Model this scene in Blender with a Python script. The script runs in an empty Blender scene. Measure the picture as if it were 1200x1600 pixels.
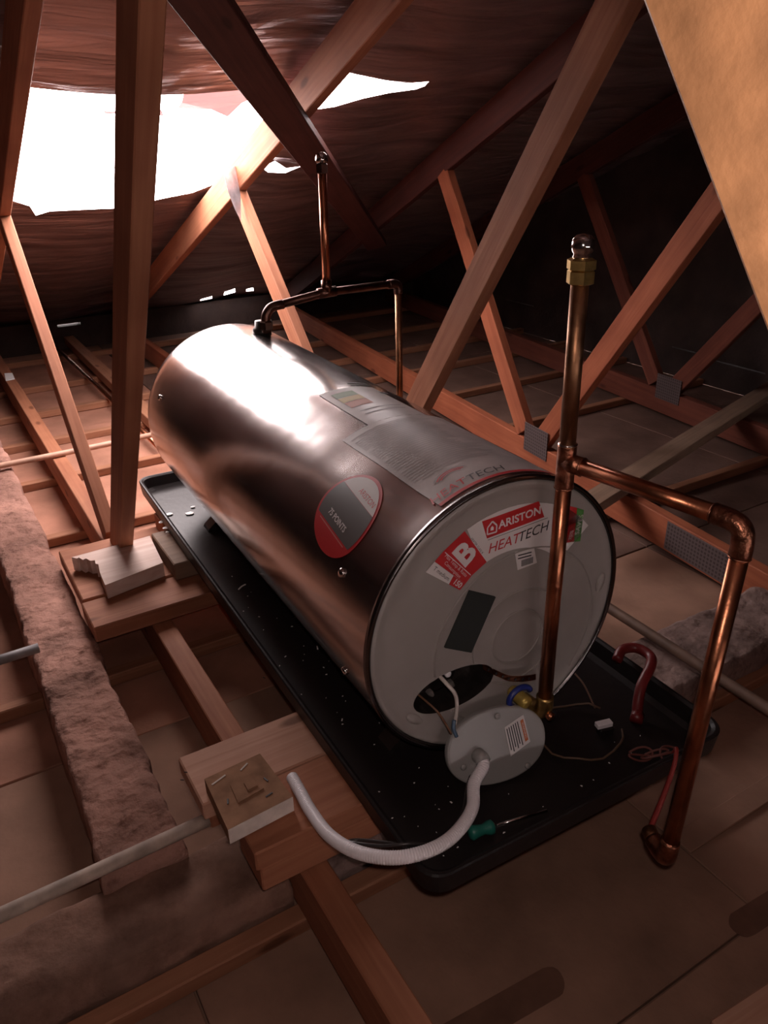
import bpy, bmesh, math, random
from mathutils import Vector, Matrix, noise
from mathutils.geometry import delaunay_2d_cdt, tessellate_polygon

random.seed(7)
S = bpy.context.scene
COL = S.collection
ZO = 0.55                                   # everything below is measured from the heater's axis; the ceiling boards lie at z = 0
UPZ = Vector((0, 0, ZO))

# ------------------------------------------------------------------ camera
CAM = Vector((-0.73568, -0.86735, 0.75274))
cr = Vector((0.85654, -0.51568, -0.02015)); cu = Vector((0.24113, 0.36539, 0.89908)); cf = Vector((0.45628, 0.77496, -0.43732))
cd = bpy.data.cameras.new('camera'); cam = bpy.data.objects.new('camera', cd); COL.objects.link(cam)
cd.sensor_fit = 'VERTICAL'; cd.sensor_height = 36.0; cd.lens = 36.0 * 1223.4 / 1600.0
cd.clip_start = 0.02; cd.clip_end = 100
m = Matrix((cr, cu, -cf)).transposed().to_4x4(); m.translation = CAM + UPZ
cam.matrix_world = m
S.camera = cam

# ------------------------------------------------------------------ world, daylight through the roof opening, flash, exposure
W = bpy.data.worlds.new('sky'); S.world = W; W.use_nodes = True
bg = W.node_tree.nodes['Background']; bg.inputs[0].default_value = (1.0, 0.87, 0.86, 1); bg.inputs[1].default_value = 17.0
pl = bpy.data.lights.new('roof_opening_portal', 'AREA'); pl.shape = 'RECTANGLE'; pl.size = 1.1; pl.size_y = 1.2
pl.cycles.is_portal = True
po = bpy.data.objects.new('roof_opening_portal', pl); COL.objects.link(po)
po.location = Vector((0.17, 2.27, 0.80)) + UPZ; po.rotation_euler = (math.atan(-0.40), 0, 0)
fl = bpy.data.lights.new('camera_flash', 'POINT'); fl.energy = 10.0; fl.shadow_soft_size = 0.012; fl.color = (1.0, 0.80, 0.735)
fo = bpy.data.objects.new('camera_flash', fl); COL.objects.link(fo); fo.location = CAM + UPZ + cr * 0.02 + cu * 0.03 + cf * 0.01
S.view_settings.view_transform = 'Standard'; S.view_settings.look = 'None'; S.view_settings.gamma = 1.0
S.view_settings.use_curve_mapping = False; S.view_settings.exposure = 0.18
S.cycles.use_denoising = True
S.cycles.max_bounces = 8; S.cycles.diffuse_bounces = 6; S.cycles.glossy_bounces = 4
S.cycles.sample_clamp_indirect = 6.0

# ------------------------------------------------------------------ materials
MATS = {}
def newmat(name):
    mt = bpy.data.materials.new(name); mt.use_nodes = True; MATS[name] = mt
    nt = mt.node_tree; return mt, nt, nt.nodes['Principled BSDF']
def simple(name, col, rough=0.5, metal=0.0, noise_amt=0.0, nscale=30, bump=0.0, bscale=200, spec=0.5, coat=0):
    mt, nt, b = newmat(name)
    b.inputs['Base Color'].default_value = (*col, 1); b.inputs['Roughness'].default_value = rough; b.inputs['Metallic'].default_value = metal
    b.inputs['Specular IOR Level'].default_value = spec; b.inputs['Coat Weight'].default_value = coat
    tc = nt.nodes.new('ShaderNodeTexCoord')
    if noise_amt:
        n = nt.nodes.new('ShaderNodeTexNoise'); n.inputs['Scale'].default_value = nscale; n.inputs['Detail'].default_value = 6
        nt.links.new(tc.outputs['Object'], n.inputs['Vector'])
        r = nt.nodes.new('ShaderNodeValToRGB'); r.color_ramp.elements[0].position = 0.3; r.color_ramp.elements[1].position = 0.7
        r.color_ramp.elements[0].color = (*[c * (1 - noise_amt) for c in col], 1); r.color_ramp.elements[1].color = (*[min(1, c * (1 + noise_amt)) for c in col], 1)
        nt.links.new(n.outputs['Fac'], r.inputs['Fac']); nt.links.new(r.outputs['Color'], b.inputs['Base Color'])
    if bump:
        n2 = nt.nodes.new('ShaderNodeTexNoise'); n2.inputs['Scale'].default_value = bscale; n2.inputs['Detail'].default_value = 4
        nt.links.new(tc.outputs['Object'], n2.inputs['Vector'])
        bp = nt.nodes.new('ShaderNodeBump'); bp.inputs['Strength'].default_value = bump; bp.inputs['Distance'].default_value = 0.01
        nt.links.new(n2.outputs['Fac'], bp.inputs['Height']); nt.links.new(bp.outputs['Normal'], b.inputs['Normal'])
    return mt
def wood(name, c1, c2, rough=0.7, knots=True):
    """grain runs along the object's local X"""
    mt, nt, b = newmat(name); b.inputs['Roughness'].default_value = rough; b.inputs['Specular IOR Level'].default_value = 0.25
    tc = nt.nodes.new('ShaderNodeTexCoord'); oi = nt.nodes.new('ShaderNodeObjectInfo')
    mp = nt.nodes.new('ShaderNodeMapping'); mp.inputs['Scale'].default_value = (1.6, 38, 38)
    ad = nt.nodes.new('ShaderNodeVectorMath'); ad.operation = 'ADD'
    ml = nt.nodes.new('ShaderNodeMath'); ml.operation = 'MULTIPLY'; ml.inputs[1].default_value = 9.0
    nt.links.new(oi.outputs['Random'], ml.inputs[0])
    nt.links.new(tc.outputs['Object'], ad.inputs[0]); nt.links.new(ml.outputs[0], ad.inputs[1])
    nt.links.new(ad.outputs[0], mp.inputs['Vector'])
    n = nt.nodes.new('ShaderNodeTexNoise'); n.inputs['Scale'].default_value = 1.4; n.inputs['Detail'].default_value = 7; n.inputs['Distortion'].default_value = 0.8
    nt.links.new(mp.outputs[0], n.inputs['Vector'])
    r = nt.nodes.new('ShaderNodeValToRGB'); r.color_ramp.elements[0].position = 0.3; r.color_ramp.elements[1].position = 0.72
    r.color_ramp.elements[0].color = (*c2, 1); r.color_ramp.elements[1].color = (*c1, 1)
    nt.links.new(n.outputs['Fac'], r.inputs['Fac'])
    big = nt.nodes.new('ShaderNodeTexNoise'); big.inputs['Scale'].default_value = 5; big.inputs['Detail'].default_value = 3
    nt.links.new(ad.outputs[0], big.inputs['Vector'])
    mx = nt.nodes.new('ShaderNodeMixRGB'); mx.blend_type = 'MULTIPLY'; mx.inputs[0].default_value = 0.5
    rr = nt.nodes.new('ShaderNodeValToRGB'); rr.color_ramp.elements[0].position = 0.35; rr.color_ramp.elements[0].color = (0.62, 0.58, 0.55, 1); rr.color_ramp.elements[1].position = 0.6
    nt.links.new(big.outputs['Fac'], rr.inputs['Fac'])
    nt.links.new(r.outputs['Color'], mx.inputs[1]); nt.links.new(rr.outputs['Color'], mx.inputs[2])
    out = mx.outputs[0]
    if knots:
        v = nt.nodes.new('ShaderNodeTexVoronoi'); v.inputs['Scale'].default_value = 1.0
        mk = nt.nodes.new('ShaderNodeMapping'); mk.inputs['Scale'].default_value = (3.2, 9, 9)
        nt.links.new(ad.outputs[0], mk.inputs['Vector']); nt.links.new(mk.outputs[0], v.inputs['Vector'])
        kr = nt.nodes.new('ShaderNodeValToRGB'); kr.color_ramp.elements[0].position = 0.07; kr.color_ramp.elements[0].color = (0.35, 0.3, 0.28, 1); kr.color_ramp.elements[1].position = 0.13
        nt.links.new(v.outputs['Distance'], kr.inputs['Fac'])
        m2 = nt.nodes.new('ShaderNodeMixRGB'); m2.blend_type = 'MULTIPLY'; m2.inputs[0].default_value = 0.8
        nt.links.new(out, m2.inputs[1]); nt.links.new(kr.outputs[0], m2.inputs[2]); out = m2.outputs[0]
    nt.links.new(out, b.inputs['Base Color'])
    bp = nt.nodes.new('ShaderNodeBump'); bp.inputs['Strength'].default_value = 0.25; bp.inputs['Distance'].default_value = 0.004
    nt.links.new(n.outputs['Fac'], bp.inputs['Height']); nt.links.new(bp.outputs['Normal'], b.inputs['Normal'])
    return mt
PINE = wood('pine', (0.42, 0.175, 0.095), (0.30, 0.112, 0.06))
PINE_O = wood('pine_orange', (0.40, 0.125, 0.06), (0.29, 0.082, 0.04))
PINE_L = wood('pine_pale', (0.60, 0.35, 0.25), (0.47, 0.24, 0.16))
PINE_G = wood('pine_grey', (0.30, 0.20, 0.14), (0.21, 0.135, 0.095))
PINE_D = wood('pine_shaded', (0.10, 0.032, 0.026), (0.065, 0.02, 0.017))  # darker copy of the pine, weak light painted into its colour
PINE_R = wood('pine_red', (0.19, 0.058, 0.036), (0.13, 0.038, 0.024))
DAYLIT = wood('daylit_board', (0.80, 0.64, 0.57), (0.66, 0.47, 0.40), knots=False)  # whiter base colour, the strong daylight on the board is put into it
PINE_Y = simple('pine_yellow', (0.36, 0.18, 0.082), 0.5, noise_amt=0.25, nscale=34, bump=0.12, bscale=130)
BATTEN = wood('batten', (0.40, 0.19, 0.11), (0.29, 0.125, 0.07))
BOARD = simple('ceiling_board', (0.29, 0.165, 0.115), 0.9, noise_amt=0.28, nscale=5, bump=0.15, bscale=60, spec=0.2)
BOARD_L = simple('daylight_tinted_board', (0.36, 0.175, 0.118), 0.9, noise_amt=0.28, nscale=5, bump=0.15, bscale=60, spec=0.2)  # redder copy of the board colour, carries the daylight tint
BOARD_R = simple('shaded_ceiling_board', (0.15, 0.088, 0.068), 0.9, noise_amt=0.28, nscale=5, bump=0.15, bscale=60, spec=0.2)  # darker copy, puts the weaker light of the right side into the colour
DUST = simple('mortar', (0.36, 0.195, 0.15), 0.95, noise_amt=0.45, nscale=6, bump=0.8, bscale=60, spec=0.15)
def pitted(mt, scale, lo, hi, dark):
    nt = mt.node_tree; b = nt.nodes['Principled BSDF']; src = b.inputs['Base Color'].links[0].from_socket
    tc = nt.nodes.new('ShaderNodeTexCoord'); n = nt.nodes.new('ShaderNodeTexNoise'); n.inputs['Scale'].default_value = scale; n.inputs['Detail'].default_value = 9; n.inputs['Roughness'].default_value = 0.72
    nt.links.new(tc.outputs['Object'], n.inputs['Vector'])
    r = nt.nodes.new('ShaderNodeValToRGB'); r.color_ramp.elements[0].position = lo; r.color_ramp.elements[0].color = (*dark, 1); r.color_ramp.elements[1].position = hi
    nt.links.new(n.outputs['Fac'], r.inputs['Fac'])
    m = nt.nodes.new('ShaderNodeMixRGB'); m.blend_type = 'MULTIPLY'; m.inputs[0].default_value = 1.0
    nt.links.new(src, m.inputs[1]); nt.links.new(r.outputs[0], m.inputs[2]); nt.links.new(m.outputs[0], b.inputs['Base Color'])
    return mt
DUST = pitted(DUST, 22, 0.33, 0.47, (0.52, 0.47, 0.45))
DUSTB = pitted(simple('brown_mortar', (0.27, 0.155, 0.115), 0.95, noise_amt=0.4, nscale=7, bump=0.35, bscale=70, spec=0.15), 9, 0.30, 0.55, (0.6, 0.55, 0.53))
CEMENT = pitted(simple('cement', (0.24, 0.165, 0.145), 0.95, noise_amt=0.35, nscale=10, bump=0.6, bscale=60, spec=0.15), 14, 0.34, 0.5, (0.45, 0.4, 0.38))
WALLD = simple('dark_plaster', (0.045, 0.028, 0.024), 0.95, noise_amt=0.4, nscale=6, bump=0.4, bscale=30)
COPPER = simple('copper', (0.52, 0.20, 0.105), 0.30, 1.0, noise_amt=0.35, nscale=22, bump=0.05, bscale=90)
COPPER_D = simple('copper_tarnished', (0.30, 0.15, 0.08), 0.42, 1.0, noise_amt=0.45, nscale=18, bump=0.06, bscale=90)
SOLDER = simple('soldered_copper', (0.34, 0.14, 0.085), 0.35, 1.0, noise_amt=0.6, nscale=60, bump=0.2, bscale=160)
BRASS = simple('brass', (0.50, 0.33, 0.12), 0.38, 1.0, noise_amt=0.3, nscale=60)
CHROME = simple('chrome', (0.62, 0.58, 0.57), 0.12, 1.0)
BLACKP = simple('black_plastic', (0.016, 0.012, 0.012), 0.40, 0.0, bump=0.06, bscale=60, spec=0.28)
BLACKM = simple('black_steel', (0.03, 0.024, 0.022), 0.35, 0.3, noise_amt=0.4, nscale=40)
GREYP = simple('grey_painted_steel', (0.33, 0.30, 0.28), 0.42, 0.0, noise_amt=0.05, nscale=12)
GREYC = simple('grey_plastic', (0.33, 0.32, 0.31), 0.36, 0.0)
WHITEP = simple('white_plastic', (0.88, 0.83, 0.86), 0.4)
PAPER = simple('white_paper', (0.72, 0.68, 0.67), 0.55)
PAPER_W = simple('worn_white_paper', (0.46, 0.41, 0.40), 0.36, noise_amt=0.16, nscale=20)
REDI = simple('red_print', (0.52, 0.022, 0.026), 0.45)
INK = simple('black_print', (0.03, 0.027, 0.028), 0.5)
GREYI = simple('grey_print', (0.30, 0.27, 0.27), 0.5)
FAINT = simple('faint_grey_print', (0.36, 0.315, 0.31), 0.45)
DGREY = simple('dark_grey_print', (0.105, 0.093, 0.09), 0.45)
PAD = simple('black_foam_pad', (0.022, 0.026, 0.024), 0.8)
GREENI = simple('green_print', (0.08, 0.26, 0.06), 0.45)
YELI = simple('yellow_print', (0.6, 0.4, 0.05), 0.5)
ORI = simple('orange_print', (0.6, 0.16, 0.05), 0.5)
BLUEP = simple('blue_plastic', (0.02, 0.035, 0.22), 0.35)
REDP = simple('red_plastic', (0.15, 0.012, 0.012), 0.4)
TEAL = simple('teal_plastic', (0.02, 0.17, 0.13), 0.4)
WIREW = simple('white_wire', (0.60, 0.54, 0.50), 0.5)
WIREB = simple('blue_wire', (0.10, 0.16, 0.24), 0.5)
WIREK = simple('black_wire', (0.03, 0.025, 0.025), 0.3)
WIREBR = simple('brown_wire', (0.20, 0.10, 0.06), 0.4)
GALV = simple('galvanised_plate', (0.30, 0.27, 0.27), 0.5, 0.6, noise_amt=0.3, nscale=60)
CONDG = simple('dusty_conduit', (0.42, 0.33, 0.27), 0.7, noise_amt=0.3, nscale=25)
DEBRIS = simple('white_flakes', (0.85, 0.82, 0.80), 0.5)
WHITEPAINT = simple('white_paint', (0.66, 0.58, 0.52), 0.7, noise_amt=0.15, nscale=40)
GLUE = simple('dusty_glue', (0.30, 0.165, 0.10), 0.85, noise_amt=0.25, nscale=30, bump=0.08, bscale=80, spec=0.1)
# brushed galvanised jacket
mt, nt, b = newmat('steel_jacket'); JACKET = mt
b.inputs['Metallic'].default_value = 1.0; b.inputs['Base Color'].default_value = (0.56, 0.52, 0.51, 1)
tc = nt.nodes.new('ShaderNodeTexCoord'); mp = nt.nodes.new('ShaderNodeMapping'); mp.inputs['Scale'].default_value = (9, 2.2, 9)
nt.links.new(tc.outputs['Object'], mp.inputs['Vector'])
n = nt.nodes.new('ShaderNodeTexNoise'); n.inputs['Scale'].default_value = 1.5; n.inputs['Detail'].default_value = 5
nt.links.new(mp.outputs[0], n.inputs['Vector'])
rr = nt.nodes.new('ShaderNodeMapRange'); rr.inputs['To Min'].default_value = 0.14; rr.inputs['To Max'].default_value = 0.27
nt.links.new(n.outputs['Fac'], rr.inputs['Value']); nt.links.new(rr.outputs[0], b.inputs['Roughness'])
n2 = nt.nodes.new('ShaderNodeTexNoise'); n2.inputs['Scale'].default_value = 7; n2.inputs['Detail'].default_value = 2
nt.links.new(tc.outputs['Object'], n2.inputs['Vector'])
n3 = nt.nodes.new('ShaderNodeTexNoise'); n3.inputs['Scale'].default_value = 150; n3.inputs['Detail'].default_value = 3
nt.links.new(tc.outputs['Object'], n3.inputs['Vector'])
mm = nt.nodes.new('ShaderNodeMath'); mm.operation = 'MULTIPLY_ADD'; mm.inputs[1].default_value = 0.03
nt.links.new(n3.outputs['Fac'], mm.inputs[0]); nt.links.new(n2.outputs['Fac'], mm.inputs[2])
bp = nt.nodes.new('ShaderNodeBump'); bp.inputs['Strength'].default_value = 0.10; bp.inputs['Distance'].default_value = 0.02
nt.links.new(mm.outputs[0], bp.inputs['Height']); nt.links.new(bp.outputs['Normal'], b.inputs['Normal'])
# foil underlay
mt, nt, b = newmat('foil_underlay'); FOIL = mt
b.inputs['Metallic'].default_value = 0.68; b.inputs['Roughness'].default_value = 0.34
tc = nt.nodes.new('ShaderNodeTexCoord'); mp = nt.nodes.new('ShaderNodeMapping'); mp.inputs['Scale'].default_value = (0.9, 7, 7)
nt.links.new(tc.outputs['Object'], mp.inputs['Vector'])
n = nt.nodes.new('ShaderNodeTexNoise'); n.inputs['Scale'].default_value = 2.0; n.inputs['Detail'].default_value = 7; n.inputs['Distortion'].default_value = 0.6
nt.links.new(mp.outputs[0], n.inputs['Vector'])
r = nt.nodes.new('ShaderNodeValToRGB'); r.color_ramp.elements[0].color = (0.22, 0.145, 0.14, 1); r.color_ramp.elements[1].color = (0.52, 0.37, 0.36, 1)
r.color_ramp.elements[0].position = 0.3; r.color_ramp.elements[1].position = 0.75
nt.links.new(n.outputs['Fac'], r.inputs['Fac']); nt.links.new(r.outputs[0], b.inputs['Base Color'])
bp = nt.nodes.new('ShaderNodeBump'); bp.inputs['Strength'].default_value = 0.7; bp.inputs['Distance'].default_value = 0.03
nt.links.new(n.outputs['Fac'], bp.inputs['Height']); nt.links.new(bp.outputs['Normal'], b.inputs['Normal'])
# thin torn foil: lets some daylight through
mt, nt, b = newmat('torn_foil'); TORN = mt
b.inputs['Base Color'].default_value = (0.55, 0.42, 0.42, 1); b.inputs['Roughness'].default_value = 0.5; b.inputs['Metallic'].default_value = 0.2
tr = nt.nodes.new('ShaderNodeBsdfTranslucent'); tr.inputs[0].default_value = (0.6, 0.45, 0.45, 1)
ms = nt.nodes.new('ShaderNodeMixShader'); ms.inputs[0].default_value = 0.35
nt.links.new(b.outputs[0], ms.inputs[1]); nt.links.new(tr.outputs[0], ms.inputs[2]); nt.links.new(ms.outputs[0], nt.nodes['Material Output'].inputs[0])

# ------------------------------------------------------------------ object helpers
def V(*a): return Vector(a)
def mesh_from(bm, name, mat, smooth=False):
    me = bpy.data.meshes.new(name); bm.to_mesh(me); bm.free(); me.materials.append(mat)
    if smooth:
        for p in me.polygons: p.use_smooth = True
    return me
def tag(o, label=None, cat=None, group=None, kind=None):
    if label: o['label'] = label
    if cat: o['category'] = cat
    if group: o['group'] = group
    if kind: o['kind'] = kind
    return o
def thing(name, loc, label, cat, rotz=0, group=None, kind=None):
    o = bpy.data.objects.new(name, None); COL.objects.link(o); o.empty_display_size = 0.05
    o.location = Vector(loc) + UPZ; o.rotation_euler = (0, 0, rotz)
    return tag(o, label, cat, group, kind)
def wmat(o):
    m = o.matrix_basis.copy(); p = o.parent
    while p is not None: m = p.matrix_basis @ m; p = p.parent
    return m
def put(name, me, parent=None, mw=None, local=False):
    """link a mesh; mw is the matrix in heater-axis coordinates (or in the parent's own frame when local)"""
    o = bpy.data.objects.new(name, me); COL.objects.link(o)
    mw = mw or Matrix.Identity(4)
    if parent is not None:
        o.parent = parent
        o.matrix_basis = mw if local else wmat(parent).inverted() @ (Matrix.Translation(UPZ) @ mw)
    else:
        o.matrix_basis = Matrix.Translation(UPZ) @ mw
    return o
def solo(name, bm, mat, label=None, cat=None, group=None, kind=None, smooth=False):
    """a thing of one mesh given in heater-axis coordinates; origin goes to its base"""
    bm.verts.ensure_lookup_table()
    xs = [v.co.x for v in bm.verts]; ys = [v.co.y for v in bm.verts]; zs = [v.co.z for v in bm.verts]
    c = Vector(((min(xs) + max(xs)) / 2, (min(ys) + max(ys)) / 2, min(zs)))
    bmesh.ops.translate(bm, verts=bm.verts, vec=-c)
    o = put(name, mesh_from(bm, name, mat, smooth), None, Matrix.Translation(c))
    return tag(o, label, cat, group, kind)
def box_bm(sx, sy, sz, bev=0.0, c=(0, 0, 0)):
    bm = bmesh.new(); bmesh.ops.create_cube(bm, size=1.0)
    for v in bm.verts: v.co = Vector((v.co.x * sx + c[0], v.co.y * sy + c[1], v.co.z * sz + c[2]))
    if bev: bmesh.ops.bevel(bm, geom=bm.edges[:], offset=bev, segments=1, affect='EDGES')
    return bm
def frame(p0, p1, up):
    x = (p1 - p0).normalized(); y = up.cross(x).normalized(); z = x.cross(y)
    m = Matrix((x, y, z)).transposed().to_4x4(); m.translation = (p0 + p1) / 2
    return m
def beam(name, p0, p1, w, h, mat, parent=None, up=V(0, 0, 1), bev=0.0025, label=None, cat=None, group=None):
    """timber from p0 to p1; w across, h along the 'up' side; its grain follows its length"""
    p0 = Vector(p0); p1 = Vector(p1)
    o = put(name, mesh_from(box_bm((p1 - p0).length, w, h, bev), name, mat), parent, frame(p0, p1, up))
    return tag(o, label, cat, group)
def spline(pts, n=8):
    pts = [Vector(p) for p in pts]; out = []
    P = [pts[0] * 2 - pts[1]] + pts + [pts[-1] * 2 - pts[-2]]
    for i in range(1, len(P) - 2):
        for k in range(n):
            t = k / n; a, b_, c, d = P[i - 1], P[i], P[i + 1], P[i + 2]
            out.append(0.5 * ((2 * b_) + (c - a) * t + (2 * a - 5 * b_ + 4 * c - d) * t * t + (3 * b_ - a - 3 * c + d) * t ** 3))
    out.append(pts[-1]); return out
def tube_bm(pts, rad, seg=12, bm=None, caps=True, radf=None):
    bm = bm or bmesh.new(); rings = []; pts = [Vector(p) for p in pts]; nrm = None
    for i, p in enumerate(pts):
        t = (pts[min(i + 1, len(pts) - 1)] - pts[max(i - 1, 0)]).normalized()
        if nrm is None: nrm = t.orthogonal().normalized()
        else: nrm = (nrm - t * nrm.dot(t)).normalized()
        bn = t.cross(nrm); rr_ = radf(i) if radf else rad
        rings.append([bm.verts.new(p + (nrm * math.cos(a) + bn * math.sin(a)) * rr_) for a in [2 * math.pi * k / seg for k in range(seg)]])
    for a, b_ in zip(rings, rings[1:]):
        for k in range(seg): bm.faces.new((a[k], a[(k + 1) % seg], b_[(k + 1) % seg], b_[k]))
    if caps: bm.faces.new(rings[0][::-1]); bm.faces.new(rings[-1])
    return bm
def lathe_bm(profile, axis='z', seg=24, bm=None, origin=(0, 0, 0), hexa=False, caps=True):
    """profile: list of (radius, height) turned about an axis"""
    bm = bm or bmesh.new(); o = Vector(origin); rings = []
    n_ = 6 if hexa else seg
    for r_, h in profile:
        ring = []
        for k in range(n_):
            a = 2 * math.pi * k / n_
            c, s = r_ * math.cos(a), r_ * math.sin(a)
            ring.append(bm.verts.new(o + (V(c, s, h) if axis == 'z' else V(c, h, s) if axis == 'y' else V(h, c, s))))
        rings.append(ring)
    for a, b_ in zip(rings, rings[1:]):
        for k in range(n_): bm.faces.new((a[k], a[(k + 1) % n_], b_[(k + 1) % n_], b_[k]))
    if caps: bm.faces.new(rings[0]); bm.faces.new(rings[-1])
    bmesh.ops.recalc_face_normals(bm, faces=bm.faces)
    return bm
def prism_bm(poly, d, to3):
    """flat polygon [(u,v)] with thickness d; to3(u, v, w) gives the point, w from 0 to d"""
    bm = bmesh.new(); n_ = len(poly)
    A = [bm.verts.new(to3(u, v, 0)) for u, v in poly]; B = [bm.verts.new(to3(u, v, d)) for u, v in poly]
    tris = tessellate_polygon([[Vector((u, v, 0)) for u, v in poly]])
    for t in tris:
        bm.faces.new([A[i] for i in t]); bm.faces.new([B[i] for i in t][::-1])
    for i in range(n_): bm.faces.new((A[i], A[(i + 1) % n_], B[(i + 1) % n_], B[i]))
    bmesh.ops.recalc_face_normals(bm, faces=bm.faces)
    return bm
def grid_bm(u0, u1, v0, v1, nu, nv, f, inside=None):
    bm = bmesh.new(); g = [[bm.verts.new(f(u0 + (u1 - u0) * i / nu, v0 + (v1 - v0) * j / nv)) for j in range(nv + 1)] for i in range(nu + 1)]
    for i in range(nu):
        for j in range(nv):
            if inside and not inside(u0 + (u1 - u0) * (i + .5) / nu, v0 + (v1 - v0) * (j + .5) / nv): continue
            bm.faces.new((g[i][j], g[i + 1][j], g[i + 1][j + 1], g[i][j + 1]))
    bmesh.ops.delete(bm, geom=[v for v in bm.verts if not v.link_faces], context='VERTS')
    return bm
def inpoly(x, y, P):
    c = False; j = len(P) - 1
    for i in range(len(P)):
        if (P[i][1] > y) != (P[j][1] > y) and x < (P[j][0] - P[i][0]) * (y - P[i][1]) / (P[j][1] - P[i][1]) + P[i][0]: c = not c
        j = i
    return c
def text_mesh(s, size, f, align='CENTER', shear=0.0, bold=0.0, xs=1.0, depth=0.0):
    """letters laid out in (u,v) and carried to 3D by f(u,v)"""
    c = bpy.data.curves.new('lettering', 'FONT'); c.body = s; c.size = size; c.align_x = align; c.align_y = 'CENTER'; c.shear = shear; c.offset = bold; c.resolution_u = 3
    o = bpy.data.objects.new('lettering', c); COL.objects.link(o)
    dg = bpy.context.evaluated_depsgraph_get(); me = o.evaluated_get(dg).to_mesh()
    vs = [f(v.co.x * xs, v.co.y) for v in me.vertices]; fs = [tuple(p.vertices) for p in me.polygons]
    o.evaluated_get(dg).to_mesh_clear(); bpy.data.objects.remove(o); bpy.data.curves.remove(c)
    out = bpy.data.meshes.new('lettering'); out.from_pydata(vs, [], fs); return out
def lettering(s, size, f, mat, parent, name='lettering', **k):
    me = text_mesh(s, size, f, **k); me.materials.append(mat); return put(name, me, parent, None, True)

# ================================================================== SETTING
CZ = -0.55
def rz(y): return 1.05 - 0.40 * (y - 1.17)            # centre line of the rafters
XL, XR, YB, YF, RIDGE = -2.6, 2.95, 4.92, -8.0, -1.5
floor = thing('floor', (0, 0, CZ - 0.02), 'dusty brown ceiling boards of the room below, seen from above', 'ceiling', kind='structure')
def fpiece(name, x0, x1, y0, y1, z0, z1, mat, bev=0.003):
    c = V((x0 + x1) / 2, (y0 + y1) / 2, (z0 + z1) / 2)
    if (x1 - x0) >= (y1 - y0): mw = Matrix.Translation(c); sz = (x1 - x0, y1 - y0, z1 - z0)
    else: mw = Matrix.Translation(c) @ Matrix.Rotation(math.pi / 2, 4, 'Z'); sz = (y1 - y0, x1 - x0, z1 - z0)
    return put(name, mesh_from(box_bm(*sz, bev), name, mat), floor, mw)
put('added_light_blocker', mesh_from(box_bm(XR - XL + .3, YB - YF + .3, .02), 'added_light_blocker', BOARD), floor, Matrix.Translation(V((XL + XR) / 2, (YB + YF) / 2, CZ - .03)))  # added unseen slab, stops sky light leaking through the board gaps
ys = [YF, -5.6, -3.2, -1.45, -0.385, 0.71, 1.91, 3.11, YB]
xs = [XL, -1.5, -0.6, 0.33, 1.24, 2.14, XR]
for i in range(len(xs) - 1):
    for j in range(len(ys) - 1):
        fpiece('ceiling_board', xs[i] + .002, xs[i + 1] - .002, ys[j] + .002, ys[j + 1] - .002, CZ - 0.012, CZ + random.uniform(-.0015, .0015), (BOARD_L if xs[i] < 0.3 else BOARD_R) if ys[j] > 0.7 else (BOARD if xs[i] < 1.2 else BOARD_R), 0.002)  # board colours imitate how much daylight reaches each side
fpiece('cover_strip', 0.33, 2.1, -0.225, -0.175, CZ, CZ + 0.006, BOARD, 0.002)
for y in (0.045, 0.95, 1.86, 2.42, 2.92, 3.38, 3.88, 4.52):
    fpiece('ceiling_batten', XL + .02, XR - .02, y - .019, y + .019, CZ + .001, CZ + .036, BATTEN)
for y in (-0.75, -1.45, -2.2):
    fpiece('ceiling_batten', XL + .02, XR - .02, y - .019, y + .019, CZ + .001, CZ + .036, BATTEN)
fpiece('ceiling_joist', 0.11, 0.175, 2.0, 4.8, CZ + .04, -0.455, BATTEN)
DARK_BAR = simple('dark_bar', (0.16, 0.082, 0.055), 0.8, noise_amt=0.2, nscale=20, spec=0.2)  # flat dark rounded bars laid on the boards
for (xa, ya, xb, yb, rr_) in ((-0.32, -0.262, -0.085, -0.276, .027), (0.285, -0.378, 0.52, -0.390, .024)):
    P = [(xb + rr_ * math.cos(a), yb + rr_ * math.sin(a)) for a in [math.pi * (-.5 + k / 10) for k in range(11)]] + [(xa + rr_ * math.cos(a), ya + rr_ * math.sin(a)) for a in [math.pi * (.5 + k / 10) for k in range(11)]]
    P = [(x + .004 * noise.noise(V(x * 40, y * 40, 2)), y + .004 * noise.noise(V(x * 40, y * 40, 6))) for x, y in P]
    put('dark_bar', mesh_from(prism_bm(P, 0.0006, lambda u, v, w: V(u, v, CZ + .0016 + w)), 'dark_bar', DARK_BAR), floor)
def rough_top(name, x0, x1, y0, y1, ztop, zbot, mat, nu, nv, amp, label, seed, edge=0.02):
    def f(u, v):
        e = min(u - x0, x1 - u, v - y0, y1 - v)
        nz = noise.noise(V(u * 9 + seed, v * 9, seed)) * amp + noise.noise(V(u * 31, v * 31 + seed, 3)) * amp * .45 + abs(noise.noise(V(u * 70, v * 70, seed))) * amp * .25
        z = ztop + nz
        if e < edge: z -= (edge - e) * 0.25 + (0.02 if e <= 1e-6 else 0)
        dx = noise.noise(V(u * 6, v * 6, seed + 5)) * .009 + noise.noise(V(u * 25, v * 25, seed + 5)) * .007
        return V(u + dx, v + dx * .6, z)
    bm = grid_bm(x0, x1, y0, y1, nu, nv, f)
    be = [e for e in bm.edges if e.is_boundary]
    ex = bmesh.ops.extrude_edge_only(bm, edges=be)
    for g in ex['geom']:
        if isinstance(g, bmesh.types.BMVert): g.co.z = zbot
    bmesh.ops.recalc_face_normals(bm, faces=bm.faces)
    o = solo(name, bm, mat, label, 'wall', kind='structure', smooth=True)
    return o
rough_top('wall_left', -0.685, -0.535, 0.22, 3.2, -0.41, CZ, DUST, 30, 420, 0.013, 'crumbling mortar top of a brick wall left of the truss', 1.3)
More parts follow.
